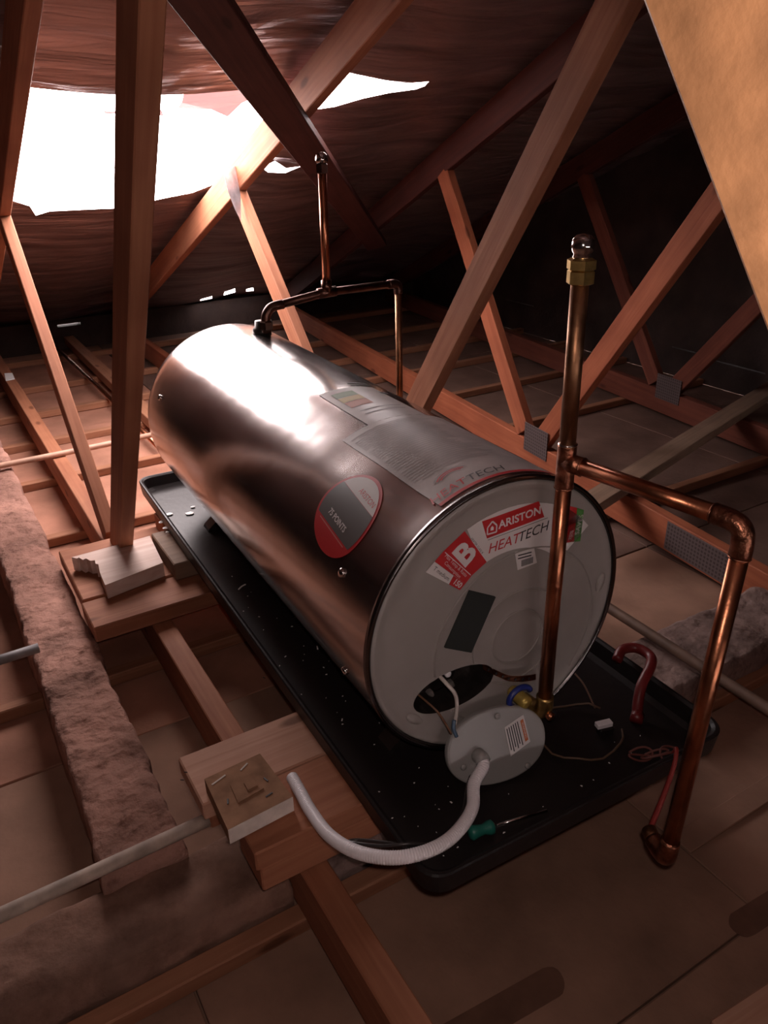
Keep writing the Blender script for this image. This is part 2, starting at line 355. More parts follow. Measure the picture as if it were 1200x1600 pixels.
rough_top('wall_front', -2.5, -0.395, 0.07, 0.235, -0.458, CZ, DUSTB, 320, 26, 0.007, 'mortar covered wall top crossing below the long conduit', 4.1)
rough_top('wall_middle', -0.335, 0.52, 0.07, 0.235, -0.452, CZ, CEMENT, 110, 24, 0.012, 'cement wall top passing beneath the drip tray', 7.7)
rough_top('wall_right', 0.55, 1.9, 0.05, 0.26, -0.452, CZ, CEMENT, 150, 26, 0.010, 'grey cement wall top on the right beyond the copper pipe', 9.2)
# gables, eave wall, far slope
def wall_holes(name, org, du, dv, u1, v1f, holes, mat, thick, label):
    """upright wall: cut into strips, holes are (ua, ub, va, vb)"""
    us = sorted({0.0, u1, *[h[0] for h in holes], *[h[1] for h in holes]})
    root = thing(name, org, label, 'wall', kind='structure')
    nrm = du.cross(dv).normalized() * thick
    for a, b_ in zip(us, us[1:]):
        hs = [h for h in holes if h[0] <= a + 1e-6 and h[1] >= b_ - 1e-6]
        segs = [(0, None)] if not hs else [(0, hs[0][2]), (hs[0][3], None)]
        for lo, hi in segs:
            ta, tb = (v1f(a), v1f(b_)) if hi is None else (hi, hi)
            bm = bmesh.new()
            q = [org + du * a + dv * lo, org + du * b_ + dv * lo, org + du * b_ + dv * tb, org + du * a + dv * ta]
            A = [bm.verts.new(p) for p in q]; B = [bm.verts.new(p + nrm) for p in q]
            bm.faces.new(A); bm.faces.new(B[::-1])
            for i in range(4): bm.faces.new((A[i], B[i], B[(i + 1) % 4], A[(i + 1) % 4]))
            bmesh.ops.recalc_face_normals(bm, faces=bm.faces)
            put('wall_section', mesh_from(bm, 'wall_section', mat), root)
    return root
def top_at(y):
    return (rz(y) if y > RIDGE else rz(2 * RIDGE - y)) + 0.10 - CZ
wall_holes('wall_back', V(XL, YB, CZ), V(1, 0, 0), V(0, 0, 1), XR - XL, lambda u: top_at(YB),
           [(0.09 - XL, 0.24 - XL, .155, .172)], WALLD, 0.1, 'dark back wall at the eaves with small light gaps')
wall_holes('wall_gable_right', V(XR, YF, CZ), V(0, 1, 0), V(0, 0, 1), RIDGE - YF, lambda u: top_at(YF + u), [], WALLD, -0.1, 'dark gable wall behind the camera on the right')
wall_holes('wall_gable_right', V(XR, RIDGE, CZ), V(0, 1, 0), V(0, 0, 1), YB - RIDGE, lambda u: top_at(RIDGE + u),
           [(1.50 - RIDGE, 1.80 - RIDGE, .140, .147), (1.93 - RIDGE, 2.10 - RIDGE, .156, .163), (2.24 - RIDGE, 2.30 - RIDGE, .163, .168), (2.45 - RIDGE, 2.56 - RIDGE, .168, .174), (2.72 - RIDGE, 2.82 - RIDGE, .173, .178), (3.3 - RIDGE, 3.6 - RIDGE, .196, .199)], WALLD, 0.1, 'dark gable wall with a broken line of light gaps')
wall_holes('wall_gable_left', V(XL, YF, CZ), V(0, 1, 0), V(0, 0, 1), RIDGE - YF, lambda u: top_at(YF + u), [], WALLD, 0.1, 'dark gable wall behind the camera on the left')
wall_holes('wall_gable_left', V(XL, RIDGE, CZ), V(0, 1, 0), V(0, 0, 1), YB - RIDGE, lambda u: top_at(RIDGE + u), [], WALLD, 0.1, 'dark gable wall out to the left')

# roof underlay with the opening
HOLE = [(-0.335, 1.80), (-0.16, 1.80), (0.0, 1.795), (0.182, 1.81), (0.42, 1.815), (0.60, 1.83), (0.625, 2.02), (0.61, 2.19), (0.62, 2.40), (0.617, 2.47), (0.52, 2.60), (0.431, 2.685), (0.32, 2.72), (0.128, 2.75), (-0.03, 2.735), (-0.15, 2.76), (-0.199, 2.81), (-0.23, 2.70), (-0.293, 2.66), (-0.36, 2.56), (-0.365, 2.345), (-0.35, 2.05)]
SHEEN_CUT = [(0.66, 1.93), (0.665, 1.80), (0.67, 1.68), (0.80, 1.675), (0.90, 1.69), (0.975, 1.672), (0.985, 1.71), (0.971, 1.745), (0.88, 1.775), (0.80, 1.825), (0.72, 1.885)]  # cut in the foil, shaped to imitate a bright sheen on it
TEAR = [(0.655, 2.43), (0.69, 2.37), (0.76, 2.42), (0.82, 2.40), (0.77, 2.455), (0.70, 2.47)]
EAVE = [[(1.06, 4.70), (1.143, 4.685), (1.165, 4.755), (1.08, 4.77)], [(1.23, 4.66), (1.29, 4.60), (1.33, 4.71), (1.25, 4.74)], [(1.395, 4.65), (1.436, 4.62), (1.478, 4.725), (1.419, 4.725)]]
def sag(x, y):
    s = 0.0
    for a, b_ in ((XL, -1.2), (-1.2, -0.36), (-0.36, 0.49), (0.49, 1.35), (1.35, 2.3), (2.3, XR)):
        if a <= x <= b_: s = -0.028 * math.sin(math.pi * (x - a) / (b_ - a)) ** 2
    s += 0.016 * noise.noise(V(x * 1.2, y * 7.5, 0)) + 0.008 * noise.noise(V(x * 3, y * 17, 4)) + 0.004 * noise.noise(V(x * 9, y * 30, 8))
    return s
pts, edges = [], []
for P in (HOLE, SHEEN_CUT, TEAR, *EAVE):
    s0 = len(pts); pts += [Vector(p) for p in P]; edges += [(s0 + i, s0 + (i + 1) % len(P)) for i in range(len(P))]
nx, ny = 140, 150
for i in range(nx + 1):
    for j in range(ny + 1):
        x = XL + (XR - XL) * i / nx; y = RIDGE + (YB - RIDGE) * j / ny
        pts.append(Vector((x, y)))
vo, eo, fo_, *_ = delaunay_2d_cdt(pts, edges, [], 0, 1e-5)
bm = bmesh.new(); vs = [bm.verts.new(V(v.x, v.y, rz(v.y) + 0.09 + (0 if v.y > YB - .01 else sag(v.x, v.y)))) for v in vo]
for f in fo_:
    cx = sum(vo[i].x for i in f) / len(f); cy = sum(vo[i].y for i in f) / len(f)
    if any(inpoly(cx, cy, P) for P in (HOLE, SHEEN_CUT, TEAR, *EAVE)): continue
    bm.faces.new([vs[i] for i in f])
bmesh.ops.delete(bm, geom=[v for v in bm.verts if not v.link_faces], context='VERTS')
bmesh.ops.recalc_face_normals(bm, faces=bm.faces)
o = solo('ceiling_roof_underlay', bm, FOIL, 'wrinkled dark foil roof underlay with a large torn opening', 'roof', kind='structure', smooth=True)
bm = bmesh.new()
q = [bm.verts.new(V(*p)) for p in ((XL, RIDGE, rz(RIDGE) + .09), (XR, RIDGE, rz(RIDGE) + .09), (XR, YF, rz(2 * RIDGE - YF) + .09), (XL, YF, rz(2 * RIDGE - YF) + .09))]
bm.faces.new(q); solo('ceiling_far_slope', bm, FOIL, 'foil roof underlay on the slope behind the camera', 'roof', kind='structure')
# torn foil flaps round the opening
def flap(poly, f, label):
    bm = prism_bm(poly, 0.001, f); return solo('foil_flap', bm, TORN, label, 'foil')
def onroof(dz, curl=0.0):
    return lambda u, v, w: V(u, v, rz(v) + .09 + dz + w + curl * noise.noise(V(u * 12, v * 12, 1)))
flap([(0.17, 1.83), (0.30, 1.825), (0.45, 1.83), (0.47, 1.90), (0.40, 1.95), (0.37, 2.02), (0.31, 2.01), (0.25, 2.045), (0.20, 2.03), (0.19, 1.95)], onroof(0.02, .05), 'torn pinkish foil hanging across the upper right of the roof opening')
flap([(-0.05, 2.02), (0.06, 2.04), (0.15, 2.05), (0.16, 2.07), (0.02, 2.065), (-0.04, 2.045)], onroof(0.03, .03), 'thin shred of foil across the middle of the roof opening')
bm = prism_bm([(-0.075, 0.02), (0.055, 0.03), (0.05, -0.08), (0.03, -0.13), (0.012, -0.175), (-0.025, -0.13), (-0.06, -0.06)], 0.001, lambda u, v, w: V(0.44 + u * .62, 2.22 + u * .5 + v * .25 + w, 0.615 + v * 0.95))
solo('foil_flap', bm, simple('grey_foil', (0.62, 0.58, 0.62), 0.4, 0.5, noise_amt=.3, nscale=30), 'grey pointed foil scrap dangling from the rafter at the web joint', 'foil')

# ================================================================== TRUSSES
WT, WW, CHH = 0.038, 0.080, 0.114
def truss(xf, label, yn, y_rec, top_y, members, chord_y, wood_c, wood_w, wood_r, near=False, cw=0.042, chz=-0.40):
    root = thing('roof_truss', (xf(yn), yn, chz - CHH), label, 'truss', group='pine roof trusses')
    P = lambda y, z: V(xf(y), y, z)
    up = V(1, 0, 0)
    def mem(name, a, b_, h, mat): return beam(name, a, b_, h, WT if name != 'bottom_chord' else cw, mat, root, up=V(1, 0, 0.0001))
    beam('bottom_chord', P(chord_y[0], chz - CHH / 2), P(chord_y[1], chz - CHH / 2), cw, CHH, wood_c, root)
    if 'rafter' in members: mem('rafter', P(RIDGE + .05, rz(RIDGE + .05)), P(YB - .12, rz(YB - .12)), CHH, wood_r)
    if 'near' in members: mem('web', P(yn - .02, chz + .02), P(top_y, rz(top_y) - .06), WW if not near else .098, wood_w)
    if 'far' in members: mem('web', P(yn + .10, chz + .02), P(y_rec, rz(y_rec) - .05), WW, wood_w)
    if 'back' in members: mem('web', P(-1.42, chz + .02), P(top_y - .1, rz(top_y - .1) - .06), 0.107, PINE_Y)
    return root
def plate(root, xf, y, z, sy, sz, side=-1):
    x = xf(y) - 0.0235
    put('nail_plate', mesh_from(box_bm(0.002, sy, sz, 0.0005), 'nail_plate', NAILP), root, Matrix.Translation(V(x, y, z)) @ Matrix.Rotation(-math.atan(xf(1) - xf(0)), 4, 'Z'))
mt, nt, b = newmat('nail_plate'); NAILP = mt
b.inputs['Metallic'].default_value = 0.5; b.inputs['Roughness'].default_value = 0.6
tc = nt.nodes.new('ShaderNodeTexCoord'); vr = nt.nodes.new('ShaderNodeTexVoronoi'); vr.inputs['Scale'].default_value = 75; vr.inputs['Randomness'].default_value = 0.0
nt.links.new(tc.outputs['Object'], vr.inputs['Vector'])
r = nt.nodes.new('ShaderNodeValToRGB'); r.color_ramp.elements[0].position = 0.25; r.color_ramp.elements[0].color = (0.07, 0.05, 0.05, 1); r.color_ramp.elements[1].position = 0.4; r.color_ramp.elements[1].color = (0.14, 0.11, 0.11, 1)
nt.links.new(vr.outputs['Distance'], r.inputs['Fac']); nt.links.new(r.outputs[0], b.inputs['Base Color'])
x0f = lambda y: -0.365
x1f = lambda y: 0.49
x2f = lambda y: 1.16 + 0.118 * y
x3f = lambda y: 2.12 + 0.118 * y
T0 = truss(x0f, 'pine roof truss left of the heater, its leaning post beside the tray', 1.36, 2.42, -0.02, ('rafter', 'near', 'far', 'back'), (-1.6, YB - .1), PINE, PINE, PINE, near=True, cw=0.052)
T1 = truss(x1f, 'pine roof truss right behind the heater with a web rising past the rear pipe', 1.30, 2.30, -0.02, ('rafter', 'near', 'far'), (0.9 - .55, YB - .1), PINE_O, PINE, PINE)
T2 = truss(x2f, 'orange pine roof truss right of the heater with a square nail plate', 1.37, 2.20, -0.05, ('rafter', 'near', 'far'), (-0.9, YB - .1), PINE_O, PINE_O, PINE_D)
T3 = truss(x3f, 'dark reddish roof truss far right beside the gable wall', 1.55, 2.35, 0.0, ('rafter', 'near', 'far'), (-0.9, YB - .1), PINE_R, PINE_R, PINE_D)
plate(T2, x2f, 1.37, -0.385, 0.16, 0.12)
plate(T3, x3f, 1.55, -0.385, 0.16, 0.12)
plate(T2, x2f, 0.49, -0.455, 0.26, 0.10)
plate(T1, x1f, 1.30, -0.43, 0.14, 0.11)
# diagonal brace under the rafters
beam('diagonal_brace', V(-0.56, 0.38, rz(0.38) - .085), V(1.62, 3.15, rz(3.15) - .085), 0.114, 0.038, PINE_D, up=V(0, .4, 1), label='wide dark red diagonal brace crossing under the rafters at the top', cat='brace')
beam('flat_brace', V(0.96, 0.785, -0.378), V(2.75, 1.29, -0.378), 0.085, 0.036, PINE_G, label='grey-brown board laid flat across the bottom chords on the right', cat='brace')
beam('timber_offcut', V(0.02, -0.530, -0.49), V(1.4, -0.625, -0.49), 0.07, 0.115, PINE_L, label='pale timber joist just entering the bottom right corner', cat='joist')

# ================================================================== SUPPORT TIMBERS UNDER THE TRAY
ZT = -0.297                                           # underside of the tray
def plank(x0, x1, y0, y1, z0, z1, mat, label, rot=0.0, name='timber_plank', bev=0.003):
    c = V((x0 + x1) / 2, (y0 + y1) / 2, (z0 + z1) / 2)
    o = put(name, mesh_from(box_bm(x1 - x0, y1 - y0, z1 - z0, bev), name, mat), None, Matrix.Translation(c) @ Matrix.Rotation(rot, 4, 'Z'))
    return tag(o, label, 'plank')
plank(-0.507, 0.42, 0.168, 0.305, -0.337, ZT - .0015, PINE_L, 'pale pink pine plank under the tray, holding the square offcut')
plank(-0.47, 0.42, 0.022, 0.164, -0.340, ZT - .0015, PINE, 'browner pine plank under the tray, in front of the pale one')
plank(-0.462, 0.40, 0.026, 0.13, -0.397, -0.342, PINE, 'brown packing timber under the two front planks')
plank(-0.49, 0.40, 0.20, 0.28, -0.397, -0.339, PINE, 'packing timber tucked under the pale front plank', name='packing_timber')
# rear pair and the torn board on top
plank(-0.535, 0.40, 0.925, 1.065, -0.397, -0.352, PINE, 'brown pine plank under the middle of the tray, nearest of the rear supports', rot=0.01)
plank(-0.53, 0.40, 1.075, 1.40, -0.397, -0.352, PINE, 'wide pine plank below the torn board, beside the leaning post', rot=0.005)
torn = [(-0.514, 1.248), (-0.503, 1.232), (-0.497, 1.236), (-0.490, 1.214), (-0.481, 1.219), (-0.474, 1.198), (-0.462, 1.194), (-0.465, 1.172), (-0.459, 1.165), (-0.466, 1.12), (-0.470, 1.04), (-0.305, 1.075), (-0.290, 1.256), (-0.40, 1.252)]
bm = prism_bm(torn, 0.042, lambda u, v, w: V(u, v, -0.350 + w)); tb = solo('torn_board', bm, DAYLIT, 'pale board end with a splintered left edge, lying in daylight by the post', 'board')
plank(-0.287, 0.30, 1.03, 1.25, -0.350, ZT - .0015, PINE_G, 'grey timber block under the tray beside the torn board', name='packing_block')
plank(-0.24, 0.30, 1.30, 1.385, -0.350, ZT - .0015, PINE, 'short timber block under the rear end of the tray', name='packing_block')
# square offcut with glue marks
oc = thing('timber_offcut', (-0.44, 0.13, ZT), 'square brown wood offcut with white painted side and glue marks', 'offcut', rotz=0.02)
put('block', mesh_from(prism_bm([(-.058, -.066), (.062, -.060), (.058, .066), (-.050, .062)], 0.032, lambda u, v, w: V(u, v, w)), 'block', GLUE), oc, None, True)
put('painted_side', mesh_from(prism_bm([(-.058, -.066), (.062, -.060), (.062, -.0615), (-.058, -.0675)], 0.031, lambda u, v, w: V(u, v, w + .0005)), 'painted_side', WHITEPAINT), oc, None, True)
put('glue_ridge', mesh_from(prism_bm([(-.022, -.024), (.028, -.018), (.026, .026), (-.018, .022)], 0.003, lambda u, v, w: V(u, v, .032 + w)), 'glue_ridge', GLUE), oc, None, True)
put('glue_ridge', mesh_from(prism_bm([(.002, -.010), (.022, -.008), (.020, .012), (.003, .010)], 0.003, lambda u, v, w: V(u, v, .035 + w)), 'glue_ridge', GLUE), oc, None, True)
for (u, v, l, a) in ((-.03, .045, .03, .3), (.02, .05, .02, .5), (-.035, -.01, .012, 1.2), (.04, .0, .012, 1.8), (.03, -.035, .014, .2)):
    put('glue_streak', mesh_from(box_bm(l, .003, .0016, .0004), 'glue_streak', WHITEPAINT if l > .015 else INK), oc, Matrix.Translation(V(u, v, .0328)) @ Matrix.Rotation(a, 4, 'Z'), True)

# ================================================================== DRIP TRAY
HY = -0.0269                                          # heater and tray are turned a touch from the trusses
tray = thing('drip_tray', (0, 0, ZT), 'long black plastic drip tray under the water heater', 'tray', rotz=HY)
def rrect(x0, x1, y0, y1, r_, n_=6):
    out = []
    for cx, cy, a0 in ((x1 - r_, y0 + r_, -90), (x1 - r_, y1 - r_, 0), (x0 + r_, y1 - r_, 90), (x0 + r_, y0 + r_, 180)):
        for k in range(n_ + 1):
            a = math.radians(a0 + 90 * k / n_); out.append((cx + r_ * math.cos(a), cy + r_ * math.sin(a)))
    return out
TX0, TX1, TY0, TY1 = -0.272, 0.372, -0.208, 1.56
bm = bmesh.new(); secs = []
for off, z, r_ in ((-0.006, 0.0, 0.035), (0.002, 0.004, 0.04), (0.006, 0.044, 0.04), (0.004, 0.047, 0.04), (0.0, 0.047, 0.04), (-0.006, 0.043, 0.036), (-0.012, 0.012, 0.032), (-0.022, 0.004, 0.028)):
    ring = []
    P = rrect(TX0 - off, TX1 + off, TY0 - off, TY1 + off, r_)
    for (x, y) in P:
        bow = 0.014 * math.sin(math.pi * (y - TY0) / (TY1 - TY0)) * (1 if x < 0 else 0)
        ring.append(bm.verts.new(V(x + bow, y, z)))
    secs.append(ring)
n_ = len(secs[0])
for a, b_ in zip(secs, secs[1:]):
    for k in range(n_): bm.faces.new((a[k], a[(k + 1) % n_], b_[(k + 1) % n_], b_[k]))
bm.faces.new(secs[0][::-1]); bm.faces.new(secs[-1])
bmesh.ops.recalc_face_normals(bm, faces=bm.faces)
pan = put('pan', mesh_from(bm, 'pan', BLACKP), tray, None, True)
TZ = ZT + 0.004                                       # tray floor

# ================================================================== WATER HEATER
R, L = 0.26, 1.40
wh = thing('water_heater', (0, 0, -R), 'large horizontal steel water heater with grey end cap and printed stickers', 'water heater', rotz=HY)
def hl(me_name, bm, mat, parent=wh, smooth=False, name=None):
    """part given in the heater's frame with z measured from the axis"""
    return put(name or me_name, mesh_from(bm, me_name, mat, smooth), parent, Matrix.Translation(V(0, 0, R)) if parent is wh else None, True)
def dent(x, y, z):
    d = 0.0
    for (a0, y0, s, amp) in ((115, .09, .05, -.004), (128, .05, .03, -.003), (100, .72, .06, -.003), (108, .60, .05, .002), (118, .66, .03, -.002), (122, .30, .04, -.002)):
        px, pz = math.cos(math.radians(a0)) * R, math.sin(math.radians(a0)) * R
        q2 = (x - px) ** 2 + (z - pz) ** 2 + (y - y0) ** 2
        d += amp * math.exp(-q2 / (2 * s * s))
    return d
prof = [(R, 0.0)] + [(R, L * 0.94 * k / 48) for k in range(1, 49)]
for k in range(1, 9):
    a = math.pi / 2 * k / 8; prof.append((R - 0.07 + 0.07 * math.cos(a), L * 0.94 + 0.07 * math.sin(a)))
prof += [(0.12, L * 0.94 + 0.078), (0.02, L * 0.94 + 0.082)]
bm = bmesh.new(); rings = []
for r_, y in prof:
    ring = []
    for k in range(96):
        a = 2 * math.pi * k / 96; d = dent(math.cos(a) * r_, y, math.sin(a) * r_) if r_ > .2 else 0
        ring.append(bm.verts.new(V(math.cos(a) * (r_ + d), y, math.sin(a) * (r_ + d))))
    rings.append(ring)
for a, b_ in zip(rings, rings[1:]):
    for k in range(96): bm.faces.new((a[k], a[(k + 1) % 96], b_[(k + 1) % 96], b_[k]))
bm.faces.new(rings[-1]); bmesh.ops.recalc_face_normals(bm, faces=bm.faces)
jacket = hl('jacket', bm, JACKET, smooth=True)
# rolled rim
hl('rim', lathe_bm([(R - .007, .004), (R - .0065, -.003), (R - .003, -.0055), (R + .001, -.0045), (R + .0025, -.001), (R + .0015, .006), (R - .004, .008)], 'y', 96, caps=False), simple('rolled_steel_rim', (0.16, 0.145, 0.145), 0.25, 1.0), smooth=True)
# end cap, with pressed rings and the oval opening
OC, OA, OB = (-0.09, -0.113), 0.083, 0.041
oval = lambda k, s=1.0, n=48: (OC[0] + OA * s * math.cos(2 * math.pi * k / n), OC[1] + OB * s * math.sin(2 * math.pi * k / n))
pts = [Vector(oval(k)) for k in range(48)]; edges = [(k, (k + 1) % 48) for k in range(48)]
RC = (0.040, -0.050)
for rad in (0.05, 0.052, 0.0545, 0.057, 0.0905, 0.093, 0.0955, 0.098, 0.168, 0.171, 0.174, 0.177):
    for k in range(72):
        p = (RC[0] + rad * math.cos(2 * math.pi * k / 72), RC[1] + rad * math.sin(2 * math.pi * k / 72))
        if math.hypot(*p) < R - .03: pts.append(Vector(p))
for rad in (0.2525, 0.25, 0.245, 0.238, 0.232):
    for k in range(96): pts.append(Vector((rad * math.cos(2 * math.pi * k / 96), rad * math.sin(2 * math.pi * k / 96))))
for i in range(-12, 13):
    for j in range(-12, 13):
        p = (i * .02, j * .02)
        if math.hypot(*p) < .225: pts.append(Vector(p))
vo, eo, fo_, *_ = delaunay_2d_cdt(pts, edges, [], 0, 1e-5)
def cap_y(x, z):
    rr_ = math.hypot(x, z); y = 0.0
    if rr_ > 0.2: y = -0.004 * max(0, min(1, (rr_ - .234) / .010)) if rr_ < .2512 else 0.002
    rc = math.hypot(x - RC[0], z - RC[1])
    for r0, h in ((0.0533, -.0012), (0.0942, -.0012), (0.1725, -.0012)):
        if abs(rc - r0) < .003: y += h * (1 - abs(rc - r0) / .003)
    return y + 0.001
bm = bmesh.new(); vs = [bm.verts.new(V(v.x, cap_y(v.x, v.y), v.y)) for v in vo]
for f in fo_:
    cx = sum(vo[i].x for i in f) / len(f); cz_ = sum(vo[i].y for i in f) / len(f)
    if ((cx - OC[0]) / OA) ** 2 + ((cz_ - OC[1]) / OB) ** 2 < 0.998: continue
    bm.faces.new([vs[i] for i in f])
bmesh.ops.delete(bm, geom=[v for v in bm.verts if not v.link_faces], context='VERTS')
bmesh.ops.recalc_face_normals(bm, faces=bm.faces)
if sum(f.normal.y for f in bm.faces) > 0: bmesh.ops.reverse_faces(bm, faces=bm.faces)
capo = hl('end_cap', bm, GREYP, smooth=True); capo['label'] = 'grey end cap with pressed rings and an oval opening'
for r0 in (0.0533, 0.0942, 0.1725):                    # raised beads of the pressing; the outer one stops at the opening
    run, runs = [], []
    for k in range(145):
        a = 2 * math.pi * k / 144 - 2.2; x, z = RC[0] + r0 * math.cos(a), RC[1] + r0 * math.sin(a)
        if math.hypot(x, z) < 0.236 and ((x - OC[0]) / OA) ** 2 + ((z - OC[1]) / OB) ** 2 > 1.08: run.append(V(x, cap_y(x, z) + .0004, z))
        elif run: runs.append(run); run = []
    if run: runs.append(run)
    for q in runs:
        if len(q) > 3: put('pressed_ring', mesh_from(tube_bm([p_ - V(0, .0007, 0) for p_ in q], .0017, 6), 'pressed_ring', GREYP, True), capo, None, True)
# recess behind the oval: wall, flange, bolts
bm = bmesh.new(); prev = None
for y in (0.001, 0.03, 0.06):
    ring = [bm.verts.new(V(oval(k)[0], y, oval(k)[1])) for k in range(48)]
    if prev:
        for k in range(48): bm.faces.new((prev[k], prev[(k + 1) % 48], ring[(k + 1) % 48], ring[k]))
    prev = ring
bm.faces.new(prev); bmesh.ops.recalc_face_normals(bm, faces=bm.faces); bmesh.ops.reverse_faces(bm, faces=bm.faces)
rec = hl('recess', bm, BLACKM)
put('flange', mesh_from(lathe_bm([(.040, .058), (.040, .048), (.034, .046), (.012, .046), (.010, .034), (.003, .034)], 'y', 32, origin=(-.095, 0, -.108)), 'flange', simple('dark_flange', (0.10, 0.085, 0.08), 0.28, 0.9), True), rec, None, True)
for a in range(5):
    aa = a * 2 * math.pi / 5 + .4
    put('bolt', mesh_from(lathe_bm([(.006, .048), (.006, .038), (.003, .032)], 'y', 8, origin=(-.095 + .037 * math.cos(aa), 0, -.110 + .034 * math.sin(aa)), hexa=True), 'bolt', simple('plated_bolt', (0.42, 0.38, 0.36), 0.35, 0.7) if a == 0 else MATS['plated_bolt']), rec, None, True)
put('indicator_knob', mesh_from(lathe_bm([(.006, .030), (.0065, .024), (.005, .022)], 'y', 14, origin=(-.088, 0, -.098)), 'indicator_knob', WHITEP, True), rec, None, True)
# stickers on the end cap
def sticker(poly, mat, name='sticker', y=-0.0006, parent=None, d=0.0006):
    return put(name, mesh_from(prism_bm(poly, d, lambda u, v, w: V(u, y - w, v)), name, mat), parent or capo, None, True)
def fl(cx, cz_, rot, y):
    c, s = math.cos(rot), math.sin(rot)
    return lambda u, v: V(cx + u * c - v * s, y, cz_ + u * s + v * c)
def arc(a0, a1, r0, r1, c=(0.0, 0.0), n=14):
    o_ = [(c[0] + r1 * math.cos(math.radians(a0 + (a1 - a0) * k / n)), c[1] + r1 * math.sin(math.radians(a0 + (a1 - a0) * k / n))) for k in range(n + 1)]
    i_ = [(c[0] + r0 * math.cos(math.radians(a1 + (a0 - a1) * k / n)), c[1] + r0 * math.sin(math.radians(a1 + (a0 - a1) * k / n))) for k in range(n + 1)]
    return o_ + i_
AC = (0.012, -0.012)
main = sticker(arc(40, 113, 0.142, 0.222, AC), PAPER, 'brand_sticker')
sticker([(-0.047, 0.199), (0.066, 0.206), (0.080, 0.174), (-0.036, 0.166)], REDI, 'red_panel', -0.0012, main)
lettering('ARISTON', 0.0200, fl(0.0285, 0.1865, 0.066, -0.0026), PAPER, main, bold=0.0005, xs=1.03)
hx, hz = -0.0275, 0.1825
house = [(-.009, -.009), (-.009, .003), (0, .012), (.009, .003), (.009, -.009), (-.009, -.009)]
bm = bmesh.new()
for (a, b_) in zip(house, house[1:]):
    dd = Vector((b_[0] - a[0], b_[1] - a[1])); nn = Vector((-dd.y, dd.x)).normalized() * .0014
    bm.faces.new([bm.verts.new(V(hx + p[0], -0.0026, hz + p[1])) for p in ((a[0] - nn.x, a[1] - nn.y), (b_[0] - nn.x, b_[1] - nn.y), (b_[0] + nn.x, b_[1] + nn.y), (a[0] + nn.x, a[1] + nn.y))])
bm.faces.new([bm.verts.new(V(hx + p[0], -0.0026, hz + p[1])) for p in ((-.003, -.004), (.003, -.004), (.003, .001), (0, .004), (-.003, .001))])
put('emblem', mesh_from(bm, 'emblem', PAPER), main, None, True)
lettering('HEAT', 0.0255, fl(-0.002, 0.1465, 0.062, -0.0014), REDI, main, shear=0.25, bold=0.0001, xs=1.0)
lettering('TECH', 0.0255, fl(0.058, 0.1515, 0.10, -0.0014), INK, main, shear=0.25, bold=0.0001, xs=1.0)
sticker([(-0.034, 0.1625), (0.088, 0.1705), (0.088, 0.1698), (-0.034, 0.1618)], INK, 'rule', -0.0009, main)
# energy class sticker
es = sticker([(-0.0795, 0.1905), (-0.0345, 0.1225), (-0.064, 0.1055), (-0.1185, 0.166)], REDI, 'energy_sticker', -0.0008)
es2 = sticker([(-0.1185, 0.166), (-0.064, 0.1055), (-0.0755, 0.0945), (-0.1345, 0.1525)], REDI, 'red_panel', -0.0008, es)
sticker([(-0.1345, 0.1525), (-0.0990, 0.1165), (-0.1075, 0.1035), (-0.151, 0.139)], PAPER, 'white_panel', -0.0008, es)
sticker([(-0.0985, 0.116), (-0.0755, 0.0945), (-0.086, 0.0855), (-0.107, 0.103)], REDI, 'red_panel', -0.0009, es)
rot = math.radians(-52)
lettering('B', 0.058, fl(-0.078, 0.149, rot + math.radians(90), -0.0022), PAPER, es, bold=0.0022, xs=1.0)
lettering('Max Temp & Ratio\nConsumption', 0.0085, fl(-0.098, 0.131, rot + 0.02, -0.0022), PAPER, es)
lettering('T medium', 0.010, fl(-0.122, 0.1275, rot + .1, -0.0022), INK, es)
lettering('150', 0.0135, fl(-0.0915, 0.100, rot + .12, -0.0024), PAPER, es, bold=0.0004)
sticker([(-0.1165, 0.1635), (-0.0665, 0.1075), (-0.0655, 0.1085), (-0.1155, 0.1645)], PAPER, 'rule', -0.0016, es)
lettering('HEATER CLASS B', 0.0055, fl(-0.055, 0.158, math.radians(-56), -0.0016), INK, main)
# small bar code sticker
bc = sticker([(0.023, 0.124), (0.063, 0.122), (0.072, 0.089), (0.031, 0.087)], PAPER, 'barcode_sticker')
for k in range(2): sticker([(0.030, 0.1165 - k * .006), (0.058, 0.1150 - k * .006), (0.058, 0.1130 - k * .006), (0.030, 0.1145 - k * .006)], INK, 'printed_line', -0.0014, bc)
for k in range(9): sticker([(0.038 + k * .0028, 0.104), (0.0394 + k * .0028, 0.104), (0.0400 + k * .0028, 0.092), (0.0386 + k * .0028, 0.092)], INK, 'printed_line', -0.0014, bc)
# red and green sticker behind the riser
gs = sticker([(0.128, 0.183), (0.152, 0.172), (0.152, 0.107), (0.134, 0.110)], REDI, 'saving_sticker')
sticker([(0.152, 0.172), (0.168, 0.164), (0.167, 0.104), (0.152, 0.107)], GREENI, 'green_panel', -0.0006, gs)
lettering('SAVES', 0.014, fl(0.1605, 0.138, math.radians(80), -0.0014), PAPER, gs)
lettering('75%', 0.011, fl(0.144, 0.122, math.radians(80), -0.0014), PAPER, gs)
# foam pad
put('foam_pad', mesh_from(prism_bm([(-0.067, 0.079), (-0.014, 0.050), (-0.060, -0.046), (-0.114, -0.016)], 0.004, lambda u, v, w: V(u, 0.0005 - w, v)), 'foam_pad', PAD), capo, None, True)
